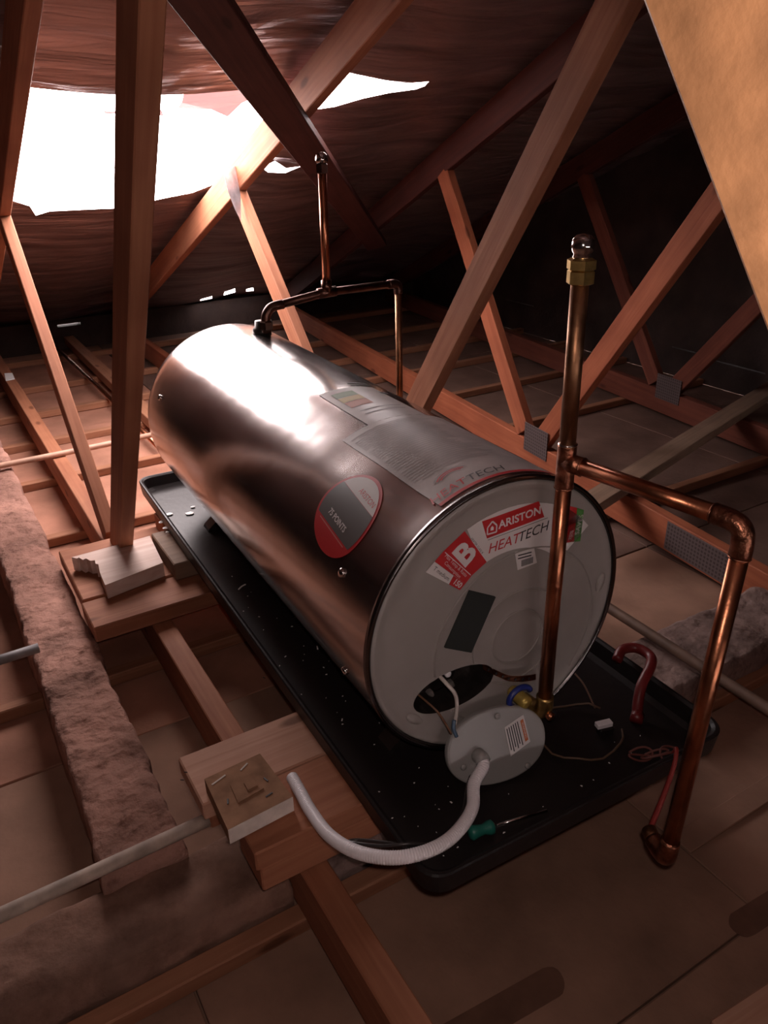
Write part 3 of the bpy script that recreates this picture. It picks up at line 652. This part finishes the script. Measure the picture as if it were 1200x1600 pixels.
# pressed dents holding the cover lugs
for (x, z, a) in ((0.228, 0.001, 1.3), (-0.172, -0.142, 2.4)):
    bmx = bmesh.new(); bmesh.ops.create_uvsphere(bmx, u_segments=14, v_segments=8, radius=1.0)
    for v in bmx.verts:
        q = Vector((v.co.x * .020, v.co.z * .009)); c, s = math.cos(a), math.sin(a)
        v.co = V(x + q.x * c - q.y * s, v.co.y * .005, z + q.x * s + q.y * c)
    put('pressed_lug', mesh_from(bmx, 'pressed_lug', GREYP, True), capo, None, True)
# stickers wrapped on the jacket
def cy(y, a, off=0.0008):
    a = math.radians(a); r_ = R + off + dent(R * math.cos(a), y, R * math.sin(a)); return V(r_ * math.cos(a), y, r_ * math.sin(a))
def wrap(name, y0, y1, a0, a1, mat, parent=jacket, off=0.0008, nu=12, nv=10, inside=None):
    bm = grid_bm(y0, y1, a0, a1, nu, nv, lambda u, v: cy(u, v, off), inside)
    bmesh.ops.recalc_face_normals(bm, faces=bm.faces)
    if sum(f.normal.dot(f.calc_center_median().normalized()) for f in bm.faces) < 0: bmesh.ops.reverse_faces(bm, faces=bm.faces)
    return put(name, mesh_from(bm, name, mat, True), parent, None, True)
big = wrap('data_sticker', 0.018, 0.352, 65, 115.5, PAPER_W)
wrap('red_band', 0.018, 0.026, 65, 115.5, REDI, big, 0.0012, 2, 10)
def cyt(y0, a0, off=0.0016):                          # letters read from the front end, tops towards the rear
    return lambda u, v: cy(y0 + v, a0 - math.degrees(u / R), off)
lettering('HEAT', 0.026, cyt(0.041, 109.2), REDI, big, shear=0.25, xs=1.1)
lettering('TECH', 0.026, cyt(0.041, 93.0), INK, big, shear=0.25, xs=1.1)
for k, rr_ in enumerate((0.020, 0.026, 0.031)):
    bm = bmesh.new(); g0 = None
    for i in range(13):
        t = math.radians(35 + 120 * i / 12); w = 0.0016
        a_ = cyt(0.068, 102)((rr_ - w) * math.cos(t) * 1.2, (rr_ - w) * math.sin(t) * .75); b2 = cyt(0.068, 102)((rr_ + w) * math.cos(t) * 1.2, (rr_ + w) * math.sin(t) * .75)
        g1 = (bm.verts.new(a_), bm.verts.new(b2))
        if g0: bm.faces.new((g0[0], g0[1], g1[1], g1[0]))
        g0 = g1
    put('emblem_arc', mesh_from(bm, 'emblem_arc', REDI if k < 2 else GREYI), big, None, True)
for k in range(30):
    yk = 0.105 + k * 0.0078
    a0 = 113.5 - (k % 7 == 0) * 3
    wrap('printed_line', yk, yk + 0.0024, a0 - 40 + random.uniform(0, 14), a0, FAINT, big, 0.0012, 1, 8)
en = wrap('energy_label', 0.352, 0.57, 74, 102.5, PAPER_W)
wrap('green_bar', 0.515, 0.545, 88, 99, simple('faded_green_print', (.22, .30, .20), .5), en, 0.0013, 2, 4)
wrap('yellow_bar', 0.485, 0.513, 88, 99, simple('faded_yellow_print', (.55, .42, .2), .5), en, 0.0013, 2, 4)
wrap('red_bar', 0.45, 0.483, 88, 99, simple('faded_red_print', (.5, .2, .15), .5), en, 0.0013, 2, 4)
for k, (ya, yb, a0, a1) in enumerate(((0.60, 0.606, 73, 84), (0.585, 0.591, 73, 84), (0.515, 0.527, 71.5, 76), (0.40, 0.404, 78, 98), (0.42, 0.424, 78, 98))):
    wrap('printed_line', ya, yb, a0, a1, INK if k < 3 else GREYI, en, 0.0013, 1, 5)
# round points sticker: outer egg, white cap, grey band, red foot
PC = (0.187, 138.0)
def egg(t):                                           # long axis runs round the drum and slightly forward
    u = 0.078 * math.cos(t); v = 0.081 * math.sin(t) * (1 + 0.06 * math.cos(t)); return u, v
def eggpt(u, v, off=0.0010):
    c, s = math.cos(0.15), math.sin(0.15)
    p = u * c - v * s; q = u * s + v * c                # p: round the drum downwards, q: towards the rear
    return cy(PC[0] + q * 1.0, PC[1] + math.degrees(p / R), off)
def egg_part(name, mat, scale, umin, umax, off, parent=jacket):
    P = [egg(2 * math.pi * k / 64) for k in range(64)]; P = [(a * scale, b_ * scale) for a, b_ in P]
    n1, n2_ = 26, 10; bm = bmesh.new(); prev = None
    lo, hi = max(min(p[0] for p in P) + 1e-4, umin), min(max(p[0] for p in P) - 1e-4, umax)
    for i in range(n1 + 1):
        s_ = i / n1; u = lo + (hi - lo) * (0.5 - 0.5 * math.cos(math.pi * s_))
        vs_ = []
        for a, b_ in zip(P, P[1:] + P[:1]):
            if (a[0] - u) * (b_[0] - u) < 0: vs_.append(a[1] + (b_[1] - a[1]) * (u - a[0]) / (b_[0] - a[0]))
        if len(vs_) < 2: continue
        row = [bm.verts.new(eggpt(u, min(vs_) + (max(vs_) - min(vs_)) * j / n2_, off)) for j in range(n2_ + 1)]
        if prev:
            for j in range(n2_): bm.faces.new((prev[j], prev[j + 1], row[j + 1], row[j]))
        prev = row
    bmesh.ops.recalc_face_normals(bm, faces=bm.faces)
    return put(name, mesh_from(bm, name, mat, True), parent, None, True)
pst = egg_part('points_sticker', REDI, 1.0, -1, 1, 0.0009)
egg_part('white_panel', PAPER, 0.92, -1, -0.0325, 0.0013, pst)
egg_part('grey_panel', DGREY, 0.92, -0.032, 0.036, 0.0013, pst)
lettering('ARISTON', 0.0145, lambda u, v: eggpt(-0.045 - v, -u - .018, 0.0019), REDI, pst)
lettering('75 POINTS', 0.0150, lambda u, v: eggpt(0.019 - v, -u + .003, 0.0019), PAPER, pst, bold=0.0003)
wr = lambda u, v: eggpt(0.0400 - v, -u, 0.0016)
bm = bmesh.new(); bm.faces.new([bm.verts.new(wr(*p)) for p in ((-.052, -.001), (.052, -.001), (.052, .001), (-.052, .001))]); put('rule', mesh_from(bm, 'rule', simple('pale_red_print', (.6, .2, .18), .5)), pst, None, True)
# jacket screws, feet and the rear connection
for (y, a) in ((0.116, 156), (1.228, 156), (0.10, 197)):
    p = cy(y, a, 0.0); nrm_ = V(p.x, 0, p.z).normalized()
    put('screw', mesh_from(tube_bm([p - nrm_ * .002, p + nrm_ * .004, p + nrm_ * .006], .007, 10, radf=lambda i: (.008, .008, .004)[i]), 'screw', CHROME, True), jacket, None, True)
for y in (0.11, 1.17):
    for s in (-1, 1):
        bm = bmesh.new()
        poly = [(s * 0.115, -0.238), (s * 0.172, -0.284), (s * 0.175, -0.2925), (s * 0.06, -0.2925), (s * 0.055, -0.256)]
        bm = prism_bm(poly, 0.045, lambda u, v, w: V(u, y - .022 + w, v))
        hl('foot', bm, BLACKM)
hl('connection_boss', lathe_bm([(.026, .250), (.026, .268), (.020, .272), (.018, .29)], 'z', 20, origin=(0.055, 1.175, 0)), BLACKM, smooth=True)
# wires hanging out of the opening
def wire(name, pts_, rad, mat, parent=wh, seg=8):
    return put(name, mesh_from(tube_bm(spline(pts_, 8), rad, seg), name, mat, True), parent, None) if parent is None else put(name, mesh_from(tube_bm(spline(pts_, 8), rad, seg), name, mat, True), parent, None)
wire('white_wire', [V(-.118, .035, -.075), V(-.118, -.010, -.080), V(-.104, -.018, -.105), V(-.100, -.018, -.140), V(-.106, -.020, -.168)], .0035, WIREW)
wire('blue_wire', [V(-.108, -.022, -.155), V(-.112, -.026, -.168), V(-.108, -.030, -.185)], .0035, WIREB)
wire('brown_wire', [V(-.150, .03, -.115), V(-.140, -.012, -.125), V(-.128, -.022, -.150), V(-.118, -.028, -.176)], .002, WIREBR)
# perforated strap from the opening to the valve
sp_ = spline([V(-.018, .020, -.105), V(-.004, -.006, -.110), V(.016, -.016, -.122), V(.044, -.022, -.130), V(.070, -.024, -.136)], 6)
bm = bmesh.new(); prev = None
for i, p in enumerate(sp_):
    row = [bm.verts.new(p + V(0, 0, .006)), bm.verts.new(p + V(0, -.0012, -.006))]
    if prev: bm.faces.new((prev[0], prev[1], row[1], row[0]))
    prev = row
bmesh.ops.solidify(bm, geom=bm.faces[:], thickness=.0012)
st = put('perforated_strap', mesh_from(bm, 'perforated_strap', SOLDER), wh, None)
for i in range(2, len(sp_) - 2, 3):
    put('strap_hole', mesh_from(lathe_bm([(.0026, -.0035), (.0026, -.0028)], 'y', 10, origin=sp_[i]), 'strap_hole', INK), st, Matrix.Translation(wmat(st).inverted() @ UPZ) if False else None, True)

# ================================================================== FRONT COPPER PIPEWORK
RP = 0.0125
fp = thing('copper_pipe', (0.075, -0.06, -0.2), 'copper riser pipe in front of the end cap with tee, side arm and drop', 'pipe')
def part(name, bm, mat, parent, smooth=True): return put(name, mesh_from(bm, name, mat, smooth), parent, None)
A0 = V(0.070, -0.052, -0.190); A1 = V(0.069, -0.05, 0.57); TEE = V(0.0725, -0.05, 0.290); EL = V(0.118, -0.335, 0.289); BT = V(0.072, -0.344, -0.270)
part('riser', tube_bm([A0, A0.lerp(A1, .3), TEE], RP, 20), COPPER, fp)
part('upper_riser', tube_bm([TEE, A1], RP * 1.02, 20), COPPER_D, fp)
d1 = (EL - TEE).normalized(); d2 = (BT - EL).normalized()
part('side_arm', tube_bm([TEE + d1 * .01, EL - d1 * .03], RP, 20), COPPER, fp)
part('drop_pipe', tube_bm([EL + d2 * .03, BT], RP, 20), COPPER, fp)
tee = part('tee', tube_bm([TEE - V(0, 0, .042), TEE - V(0, 0, .04), TEE + V(0, 0, .026), TEE + V(0, 0, .028)], RP * 1.16, 20), SOLDER, fp)
part('tee_branch', tube_bm([TEE, TEE + d1 * .030], RP * 1.16, 20), SOLDER, tee)
eb = spline([EL - d1 * .045, EL - d1 * .030, EL - d1 * .012 + d2 * .003, EL - d1 * .003 + d2 * .012, EL + d2 * .030, EL + d2 * .045], 5)
part('elbow', tube_bm(eb, RP * 1.17, 20), SOLDER, fp)
for c, d in ((EL - d1 * .046, d1), (EL + d2 * .046, d2), (TEE + d1 * .031, d1), (TEE + V(0, 0, .029), V(0, 0, 1)), (TEE - V(0, 0, .043), V(0, 0, 1))):
    part('solder_ring', tube_bm([c - d * .002, c, c + d * .002], RP * 1.12, 20, radf=lambda i: RP * (1.08, 1.24, 1.08)[i]), CHROME if c.z > .3 else SOLDER, fp)
lb = spline([BT + V(0, 0, .03), BT + V(0, 0, .004), BT + V(0.002, .006, -.010), BT + V(.008, .020, -.016), BT + V(.016, .040, -.017)], 5)
part('lower_elbow', tube_bm(lb, RP * 1.18, 20), SOLDER, fp)
part('pipe_stub', tube_bm([BT + V(.014, .036, -.017), BT + V(.026, .058, -.018)], RP * .98, 16), COPPER_D, fp)
# air valve at the top of the riser
vb = part('brass_nut', lathe_bm([(.015, -.014), (.0195, -.012), (.0195, .004), (.017, .006)], 'z', 6, origin=A1, hexa=True), BRASS, fp, False)
part('brass_collar', lathe_bm([(.016, .004), (.0205, .006), (.0205, .018), (.014, .021)], 'z', 6, origin=A1 + V(0, 0, .001), hexa=True), BRASS, vb, False)
part('chrome_cap', lathe_bm([(.011, .02), (.014, .023), (.0125, .027), (.0155, .031), (.0165, .038), (.015, .046), (.010, .051), (.002, .053)], 'z', 20, origin=A1), CHROME, vb)
# elbow into the heater and the valve
vl = part('brass_elbow', tube_bm(spline([A0 + V(0, 0, .03), A0 + V(0, 0, .006), A0 + V(-.002, .008, -.006), A0 + V(-.006, .024, -.008), A0 + V(-.012, .046, -.004)], 5), RP * 1.25, 18), BRASS, fp)
part('drain_plug', lathe_bm([(.004, -.02), (.008, -.018), (.008, -.005)], 'y', 12, origin=A0 + V(.0, -.002, -.004)), COPPER, vl)
hw = []
for k in range(21):
    a = math.pi * (0.1 + 1.2 * k / 20); hw.append(V(0.030 + .024 * math.cos(a), -.030, -.160 + .020 * math.sin(a)))
part('blue_valve_handle', tube_bm(hw, .0055, 10), BLUEP, fp)
part('yellow_valve_body', lathe_bm([(.010, -.045), (.013, -.04), (.013, -.005), (.010, .0)], 'y', 14, origin=(0.036, 0.0, -0.168)), simple('yellow_brass', (.55, .40, .10), .4, .5), fp)

# ================================================================== REAR COPPER PIPEWORK
rp = thing('copper_pipe', (0.06, 1.15, 0.26), 'dark copper pipe on top of the heater with tee and rear riser', 'pipe')
B0 = V(0.088, 1.142, 0.262); B1 = V(0.0915, 1.142, 0.327); B2 = V(0.281, 1.15, 0.349); B3 = V(0.286, 1.15, 0.655); B4 = V(0.520, 1.16, 0.346); B5 = V(0.528, 1.165, -0.10)
DK = simple('copper_blackened', (0.13, 0.065, 0.05), 0.33, 1.0, noise_amt=.4, nscale=30)
part('elbow', tube_bm(spline([B0, B0 + V(0, 0, .04), B1 + V(.008, 0, -.004), B1 + V(.026, 0, .004), B1 + V(.05, 0, .006)], 6), .013, 16), DK, rp)
part('compression_nut', lathe_bm([(.014, 0), (.019, .003), (.019, .022), (.015, .026)], 'z', 6, origin=B0 + V(0, 0, .008), hexa=True), DK, rp, False)
part('cross_pipe', tube_bm([B1 + V(.03, 0, .004), B2, B4 + V(-.01, 0, 0)], .0115, 16), DK, rp)
part('tee', tube_bm([B2 - V(.028, 0, .002), B2 + V(.028, 0, 0)], .0145, 16), DK, rp)
part('tee_branch', tube_bm([B2, B2 + V(0, 0, .032)], .0145, 16), DK, rp)
part('riser', tube_bm([B2, B3], .0115, 16), COPPER, rp)
part('down_elbow', tube_bm(spline([B4 + V(-.03, 0, 0), B4 + V(-.012, 0, 0), B4 + V(.003, .001, -.008), B4 + V(.005, .001, -.03)], 5), .0135, 14), DK, rp)
part('down_pipe', tube_bm([B4 + V(.005, .001, -.02), B5], .0105, 14), COPPER_D, rp)
rc_ = part('cap_nut', lathe_bm([(.013, 0), (.017, .002), (.017, .022), (.013, .025)], 'z', 6, origin=B3, hexa=True), DK, rp, False)
part('domed_cap', lathe_bm([(.012, .024), (.016, .028), (.017, .036), (.014, .046), (.008, .051), (.001, .052)], 'z', 18, origin=B3), CHROME, rc_)

# ================================================================== COVER PLATE, CONDUITS, BITS IN THE TRAY
pb = V(-0.053, -0.062, TZ + .002); pt_ = V(-0.012, -0.022, -0.166)
ctr = (pb + pt_) / 2; vv = (pt_ - pb) / 2
pn = V(-.02, -1, .45).normalized(); uu = V(0.104, -0.012, 0.012)
uu = uu - vv.normalized() * uu.dot(vv.normalized()); pn = uu.cross(vv).normalized()
if pn.y > 0: pn = -pn
uh, vh, lu, lv, ph = uu.normalized(), vv.normalized(), uu.length, vv.length, math.radians(11)
uu = (uh * math.cos(ph) + vh * math.sin(ph)) * lu; vv = (vh * math.cos(ph) - uh * math.sin(ph)) * lv
cp = thing('cover_plate', pb, 'oval grey plastic cover plate leaning on the heater, cable conduit through it', 'cover')
PT = lambda u, v, w: ctr + uu * u + vv * v + pn * w
bm = bmesh.new(); secs = []
for s, w in ((0.97, 0.0), (1.0, 0.001), (1.0, 0.008), (0.985, 0.0105), (0.95, 0.0115), (0.9, 0.0115)):
    secs.append([bm.verts.new(PT(s * math.copysign(abs(math.cos(t)) ** .92, math.cos(t)), s * math.copysign(abs(math.sin(t)) ** .92, math.sin(t)), w)) for t in [2 * math.pi * k / 56 for k in range(56)]])
for a, b_ in zip(secs, secs[1:]):
    for k in range(56): bm.faces.new((a[k], a[(k + 1) % 56], b_[(k + 1) % 56], b_[k]))
bm.faces.new(secs[0]); bm.faces.new(secs[-1]); bmesh.ops.recalc_face_normals(bm, faces=bm.faces)
part('plate', bm, GREYC, cp, False)
def psticker(poly, mat, name, w, par): return put(name, mesh_from(prism_bm(poly, .0004, lambda u, v, ww: PT(u, v, w + ww)), name, mat), par, None)
ws = psticker([(0.16, 0.44), (0.56, 0.66), (0.66, -0.10), (0.24, -0.36)], PAPER, 'warning_sticker', .0118, cp)
def qd(s_, t_):                                       # position on the sticker: s_ along its lines, t_ down it
    a = Vector((0.16, 0.44)).lerp(Vector((0.24, -0.36)), s_); b_ = Vector((0.56, 0.66)).lerp(Vector((0.66, -0.10)), s_); return a.lerp(b_, t_)
psticker([qd(.12, .93), qd(.12, .78), qd(.88, .78), qd(.88, .93)], ORI, 'warning_bar', .0124, ws)
for k in range(6):
    t0_ = .66 - k * .11
    psticker([qd(.08, t0_), qd(.08, t0_ - .045), qd(.92 - .1 * (k % 2), t0_ - .045), qd(.92 - .1 * (k % 2), t0_)], INK, 'printed_line', .0124, ws)
lettering('WARNING', 0.009, lambda u, v: wmat(ws).inverted() @ (UPZ + (lambda q: PT(q.x, q.y, .0130))(qd(.5 + u / .075, .855 + v / .075))), PAPER, ws)
for (u, v) in ((-.72, -.30), (.02, .80), (.55, -.70)):
    put('moulded_stud', mesh_from(lathe_bm([(.006, 0), (.005, .002), (.001, .0025)], 'z', 12), 'moulded_stud', GREYC, True), cp, frame(PT(u, v, .011), PT(u, v, .02), V(.3, .1, 1)) @ Matrix.Rotation(math.pi / 2, 4, 'Y'))
nip = PT(-.40, -.12, .0115)
part('gland', tube_bm([nip - pn * .004, nip + pn * .004, nip + pn * .012, nip + pn * .02 + V(0, 0, -.006)], .0135, 18), GREYC, cp)
# white corrugated conduit
cpath = [nip + pn * .012, nip + pn * .024 + V(-.004, -.002, -.010), V(-.114, -.090, -.240), V(-.144, -.126, -.245), V(-.189, -.152, -.243), V(-.237, -.165, -.238), V(-.286, -.158, -.2365), V(-.323, -.134, -.240), V(-.350, -.091, -.250), V(-.363, -.034, -.262), V(-.362, .031, -.272), V(-.356, .083, -.280), V(-.351, .132, -.2855)]
cpts = spline(cpath, 44); tot = 0; acc = [0]
for a, b_ in zip(cpts, cpts[1:]): tot += (b_ - a).length; acc.append(tot)
bm = tube_bm(cpts, .0098, 16, caps=False, radf=lambda i: .0110 - .0008 * (0.5 + 0.5 * math.cos(2 * math.pi * acc[i] / .0042)))
cc = thing('corrugated_conduit', (-.25, -.2, -.25), 'white corrugated cable conduit looping from the cover plate over the tray edge', 'conduit')
put('tube', mesh_from(bm, 'tube', WHITEP, True), cc, None)
for i in (70, 118, 122):
    t = (cpts[i + 1] - cpts[i]).normalized(); c_ = cpts[i] + V(-.3, -.8, .55).normalized() * .0098
    put('printed_mark', mesh_from(box_bm(.006, .0016, .0008), 'printed_mark', INK), cc, frame(c_, c_ + t.cross(V(0, 0, 1)), V(-.3, -.8, .55).normalized()))
# black cable lying inside the loop
bc_pts = [nip + V(-.012, .0, -.03), V(-.118, -.075, -.262), V(-.150, -.108, -.266), V(-.190, -.132, -.262), V(-.235, -.143, -.255), V(-.272, -.138, -.238), V(-.310, -.112, -.245), V(-.342, -.070, -.258), V(-.325, -.072, -.262), V(-.285, -.118, -.250)]
solo('black_cable', tube_bm(spline(bc_pts, 10), .0028, 8), WIREK, 'thin black cable following the inside of the white conduit loop', 'cable', smooth=True)
# long dusty conduits
solo('dusty_conduit', tube_bm([V(-1.6, .195, -.385), V(-.86, .205, -.385), V(-.485, .215, -.385)], .0125, 14), CONDG, 'long pale dusty conduit in the lower left running under the front planks', 'conduit', smooth=True)
solo('dusty_conduit', tube_bm([V(-2.4, 2.29, -.368), V(-.58, 2.325, -.386), V(-.365, 2.33, -.388), V(0.4, 2.35, -.388)], .0115, 12), simple('tan_conduit', (.52, .30, .21), .6, noise_amt=.2, nscale=20), 'thin tan conduit lying across the left truss chord behind the heater', 'conduit', smooth=True)
solo('grey_conduit', tube_bm([V(-1.6, .90, -.38), V(-.75, .935, -.37), V(-.665, .94, -.372)], .0125, 12), simple('grey_conduit', (.24, .22, .22), .55, noise_amt=.2, nscale=20), 'short grey conduit running into the mortar wall at the left edge', 'conduit', smooth=True)
solo('dusty_conduit', tube_bm([V(.688, 2.6, -.415), V(.686, .45, -.415), V(.682, -.12, -.418), V(.676, -1.3, -.425)], .0135, 12), simple('brown_conduit', (.14, .08, .055), .65, noise_amt=.3, nscale=20), 'brown conduit running along the right side of the tray to the right edge', 'conduit', smooth=True)
solo('copper_tube', tube_bm([V(.03, 4.6, -.485), V(.055, 3.6, -.49), V(.06, 2.9, -.49), V(.065, 2.45, -.49)], .012, 12), COPPER, 'bright copper tube on the ceiling beside the joist behind the left truss', 'pipe', smooth=True)
# tools and scraps
sd = thing('screwdriver', (-.12, -.15, TZ), 'screwdriver with a short teal handle lying in the front of the tray', 'screwdriver')
s0 = V(-.140, -.146, TZ + .0135); s1 = V(-.018, -.168, TZ + .008); sdv = (s1 - s0).normalized()
hb = lathe_bm([(.008, -.022), (.0125, -.018), (.010, -.006), (.0085, .004), (.012, .014), (.012, .02), (.006, .024)], 'x', 14)
put('handle', mesh_from(hb, 'handle', TEAL, True), sd, frame(s0 - sdv * .02, s0 + sdv * .02, V(0, 0, 1)))
part('shaft', tube_bm([s0 + sdv * .02, s1], .003, 10), CHROME, sd)
wn = thing('washer_nut', (-.09, -.18, TZ), 'small steel washer lying in front of the screwdriver', 'washer')
bm = bmesh.new(); prev = None
ringp = [V(-.070 + .0062 * math.cos(2 * math.pi * k / 20), -.182 + .0062 * math.sin(2 * math.pi * k / 20), TZ + .0018) for k in range(21)]
part('ring', tube_bm(ringp, .0016, 8, caps=False), CHROME, wn)
solo('screw', tube_bm([V(-.094, -.186, TZ + .003), V(-.086, -.192, TZ + .003), V(-.082, -.195, TZ + .003)], .0026, 8, radf=lambda i: (.0018, .002, .0042)[i]), CHROME, 'tiny steel screw beside the washer', 'screw')
solo('connector_block', box_bm(.034, .014, .012, .001), WHITEP) if False else None
cb = thing('connector_block', (.206, -.075, TZ), 'small white and black connector lying right of the heater in the tray', 'connector', rotz=-.25)
put('white_half', mesh_from(box_bm(.032, .014, .010, .001, (0, 0, .022)), 'white_half', WHITEP), cb, None, True)
put('black_half', mesh_from(box_bm(.030, .018, .017, .002, (.003, -.002, .0085)), 'black_half', BLACKP), cb, None, True)
# red bent handle over the tray edge
rh = [V(.288, -.085, TZ + .011), V(.300, -.072, TZ + .024), V(.325, -.055, TZ + .050), V(.368, -.036, TZ + .066), V(.394, -.012, TZ + .066), V(.392, .022, TZ + .066), V(.366, .036, TZ + .064), V(.338, .024, TZ + .056)]
red = thing('red_handle_tool', (.30, -.08, TZ), 'dark red hooked tool handle resting over the right tray edge', 'tool')
part('hook', tube_bm(spline(rh, 8), .0105, 14), REDP, red)
part('ferrule', tube_bm([V(.276, -.092, TZ + .009), V(.292, -.082, TZ + .013)], .0125, 12), REDP, red)
# loose cable loops and thin red cord
def loop(cx, cy_, rx, ry, a0, a1, z, n=18, wob=.004):
    return [V(cx + rx * math.cos(math.radians(a0 + (a1 - a0) * k / n)), cy_ + ry * math.sin(math.radians(a0 + (a1 - a0) * k / n)), z + wob * math.sin(k * 1.7)) for k in range(n + 1)]
solo('coiled_cable', tube_bm(loop(.165, -.055, .085, .075, 20, 330, TZ + .010), .0022, 8), simple('dull_brown_cable', (.13, .075, .045), .5), 'thin brown cable coiled in the tray beside the valve', 'cable', smooth=True)
solo('coiled_cable', tube_bm(spline([V(.10, .045, TZ + .004), V(.16, .075, TZ + .05), V(.215, .06, TZ + .07), V(.235, .02, TZ + .05), V(.24, -.02, TZ + .006)], 8), .002, 8), simple('dull_tan_cable', (.20, .11, .075), .5), 'thin tan wire arching up behind the connector', 'cable', smooth=True)
cord = []
for k in range(70):
    t = k / 69; cord.append(V(.20 + .075 * t + .030 * math.sin(t * 19), -.158 - .030 * t + .012 * math.cos(t * 23), TZ + .010 + .006 * math.sin(t * 31)))
solo('tangled_cord', tube_bm(cord, .0022, 7), simple('dull_red_cord', (.15, .045, .035), .6), 'tangled thin red cord heaped at the front right of the tray', 'cord', smooth=True)
solo('red_cord_end', tube_bm(spline([V(.250, -.198, TZ + .012), V(.243, -.2105, TZ + .049), V(.222, -.226, TZ + .030), V(.200, -.232, TZ - .02), V(.178, -.236, TZ - .065), V(.166, -.238, TZ - .095)], 6), .004, 8, radf=lambda i: .003 + .0022 * min(1, i / 22)), simple('red_cord', (.27, .025, .02), .6), 'red frayed cord hanging over the front edge of the tray', 'cord', smooth=True)
# white flakes scattered in the tray
for i, (x, y, s) in enumerate(((-.243, 1.29, .011), (-.205, 1.33, .015), (-.15, 1.30, .018), (-.128, 1.34, .009), (-.243, 1.245, .013), (-.247, 1.215, .007))):
    bmx = bmesh.new(); bmesh.ops.create_icosphere(bmx, subdivisions=1, radius=1.0)
    for v in bmx.verts: v.co = V(x + v.co.x * s * random.uniform(.7, 1.1), y + v.co.y * s * random.uniform(.5, .9), TZ + .003 + v.co.z * .003)
    solo('white_flake', bmx, DEBRIS, ('white flake second from the left in the rear row of flakes in the tray', 'white flake in the middle of the rear end of the black tray', 'largest white flake, close to the heater at the rear of the tray', 'rearmost white flake, touching the heater shadow in the tray', 'bright white flake above the smallest one near the left tray edge', 'smallest white flake, nearest the camera of the rear group')[i], 'flake', 'white flakes at the rear of the tray')
bmx = bmesh.new()
for i in range(60):
    x = random.uniform(-.25, -.12); y = random.uniform(-.15, 1.0)
    if i > 44: x = random.uniform(-.2, .3); y = random.uniform(-.19, -.08)
    s = random.uniform(.0008, .0022); q = bmesh.ops.create_cube(bmx, size=1.0)
    rm = Matrix.Rotation(random.uniform(0, 6), 4, 'Z')
    for v in q['verts']: v.co = rm @ V(v.co.x * s * random.choice((1, 1, 3)), v.co.y * s, v.co.z * .0012) + V(x, y, TZ + .001)
solo('dust_specks', bmx, DEBRIS, 'fine white dust specks sprinkled over the black tray floor', 'dust', kind='stuff')
for (x, y, l, a, lb_) in ((-.19, .80, .028, .5, 'longest white sliver on the tray floor, level with the middle supports'), (-.10, .545, .018, .1, 'white sliver on the tray floor close beside the heater'), (-.135, .46, .012, 1.2, 'shortest white sliver on the tray floor, nearest the front planks')):
    solo('white_sliver', tube_bm(spline([V(x, y, TZ + .002), V(x + l * .5 * math.cos(a), y + l * .5 * math.sin(a), TZ + .004), V(x + l * math.cos(a), y + l * math.sin(a), TZ + .002)], 4), .0018, 6), DEBRIS, lb_, 'sliver', 'white slivers beside the heater')
solo('white_patch', prism_bm([(-.026, -.05), (.02, -.045), (.026, .04), (-.012, .05)], .003, lambda u, v, w: V(-.365 + u, 3.72 + v * 1.6, -.399 + w)), simple('bright_white', (.9, .9, .88), .5), 'white patch on the left truss chord far at the back', 'scrap')  # thin white piece laid on the chord
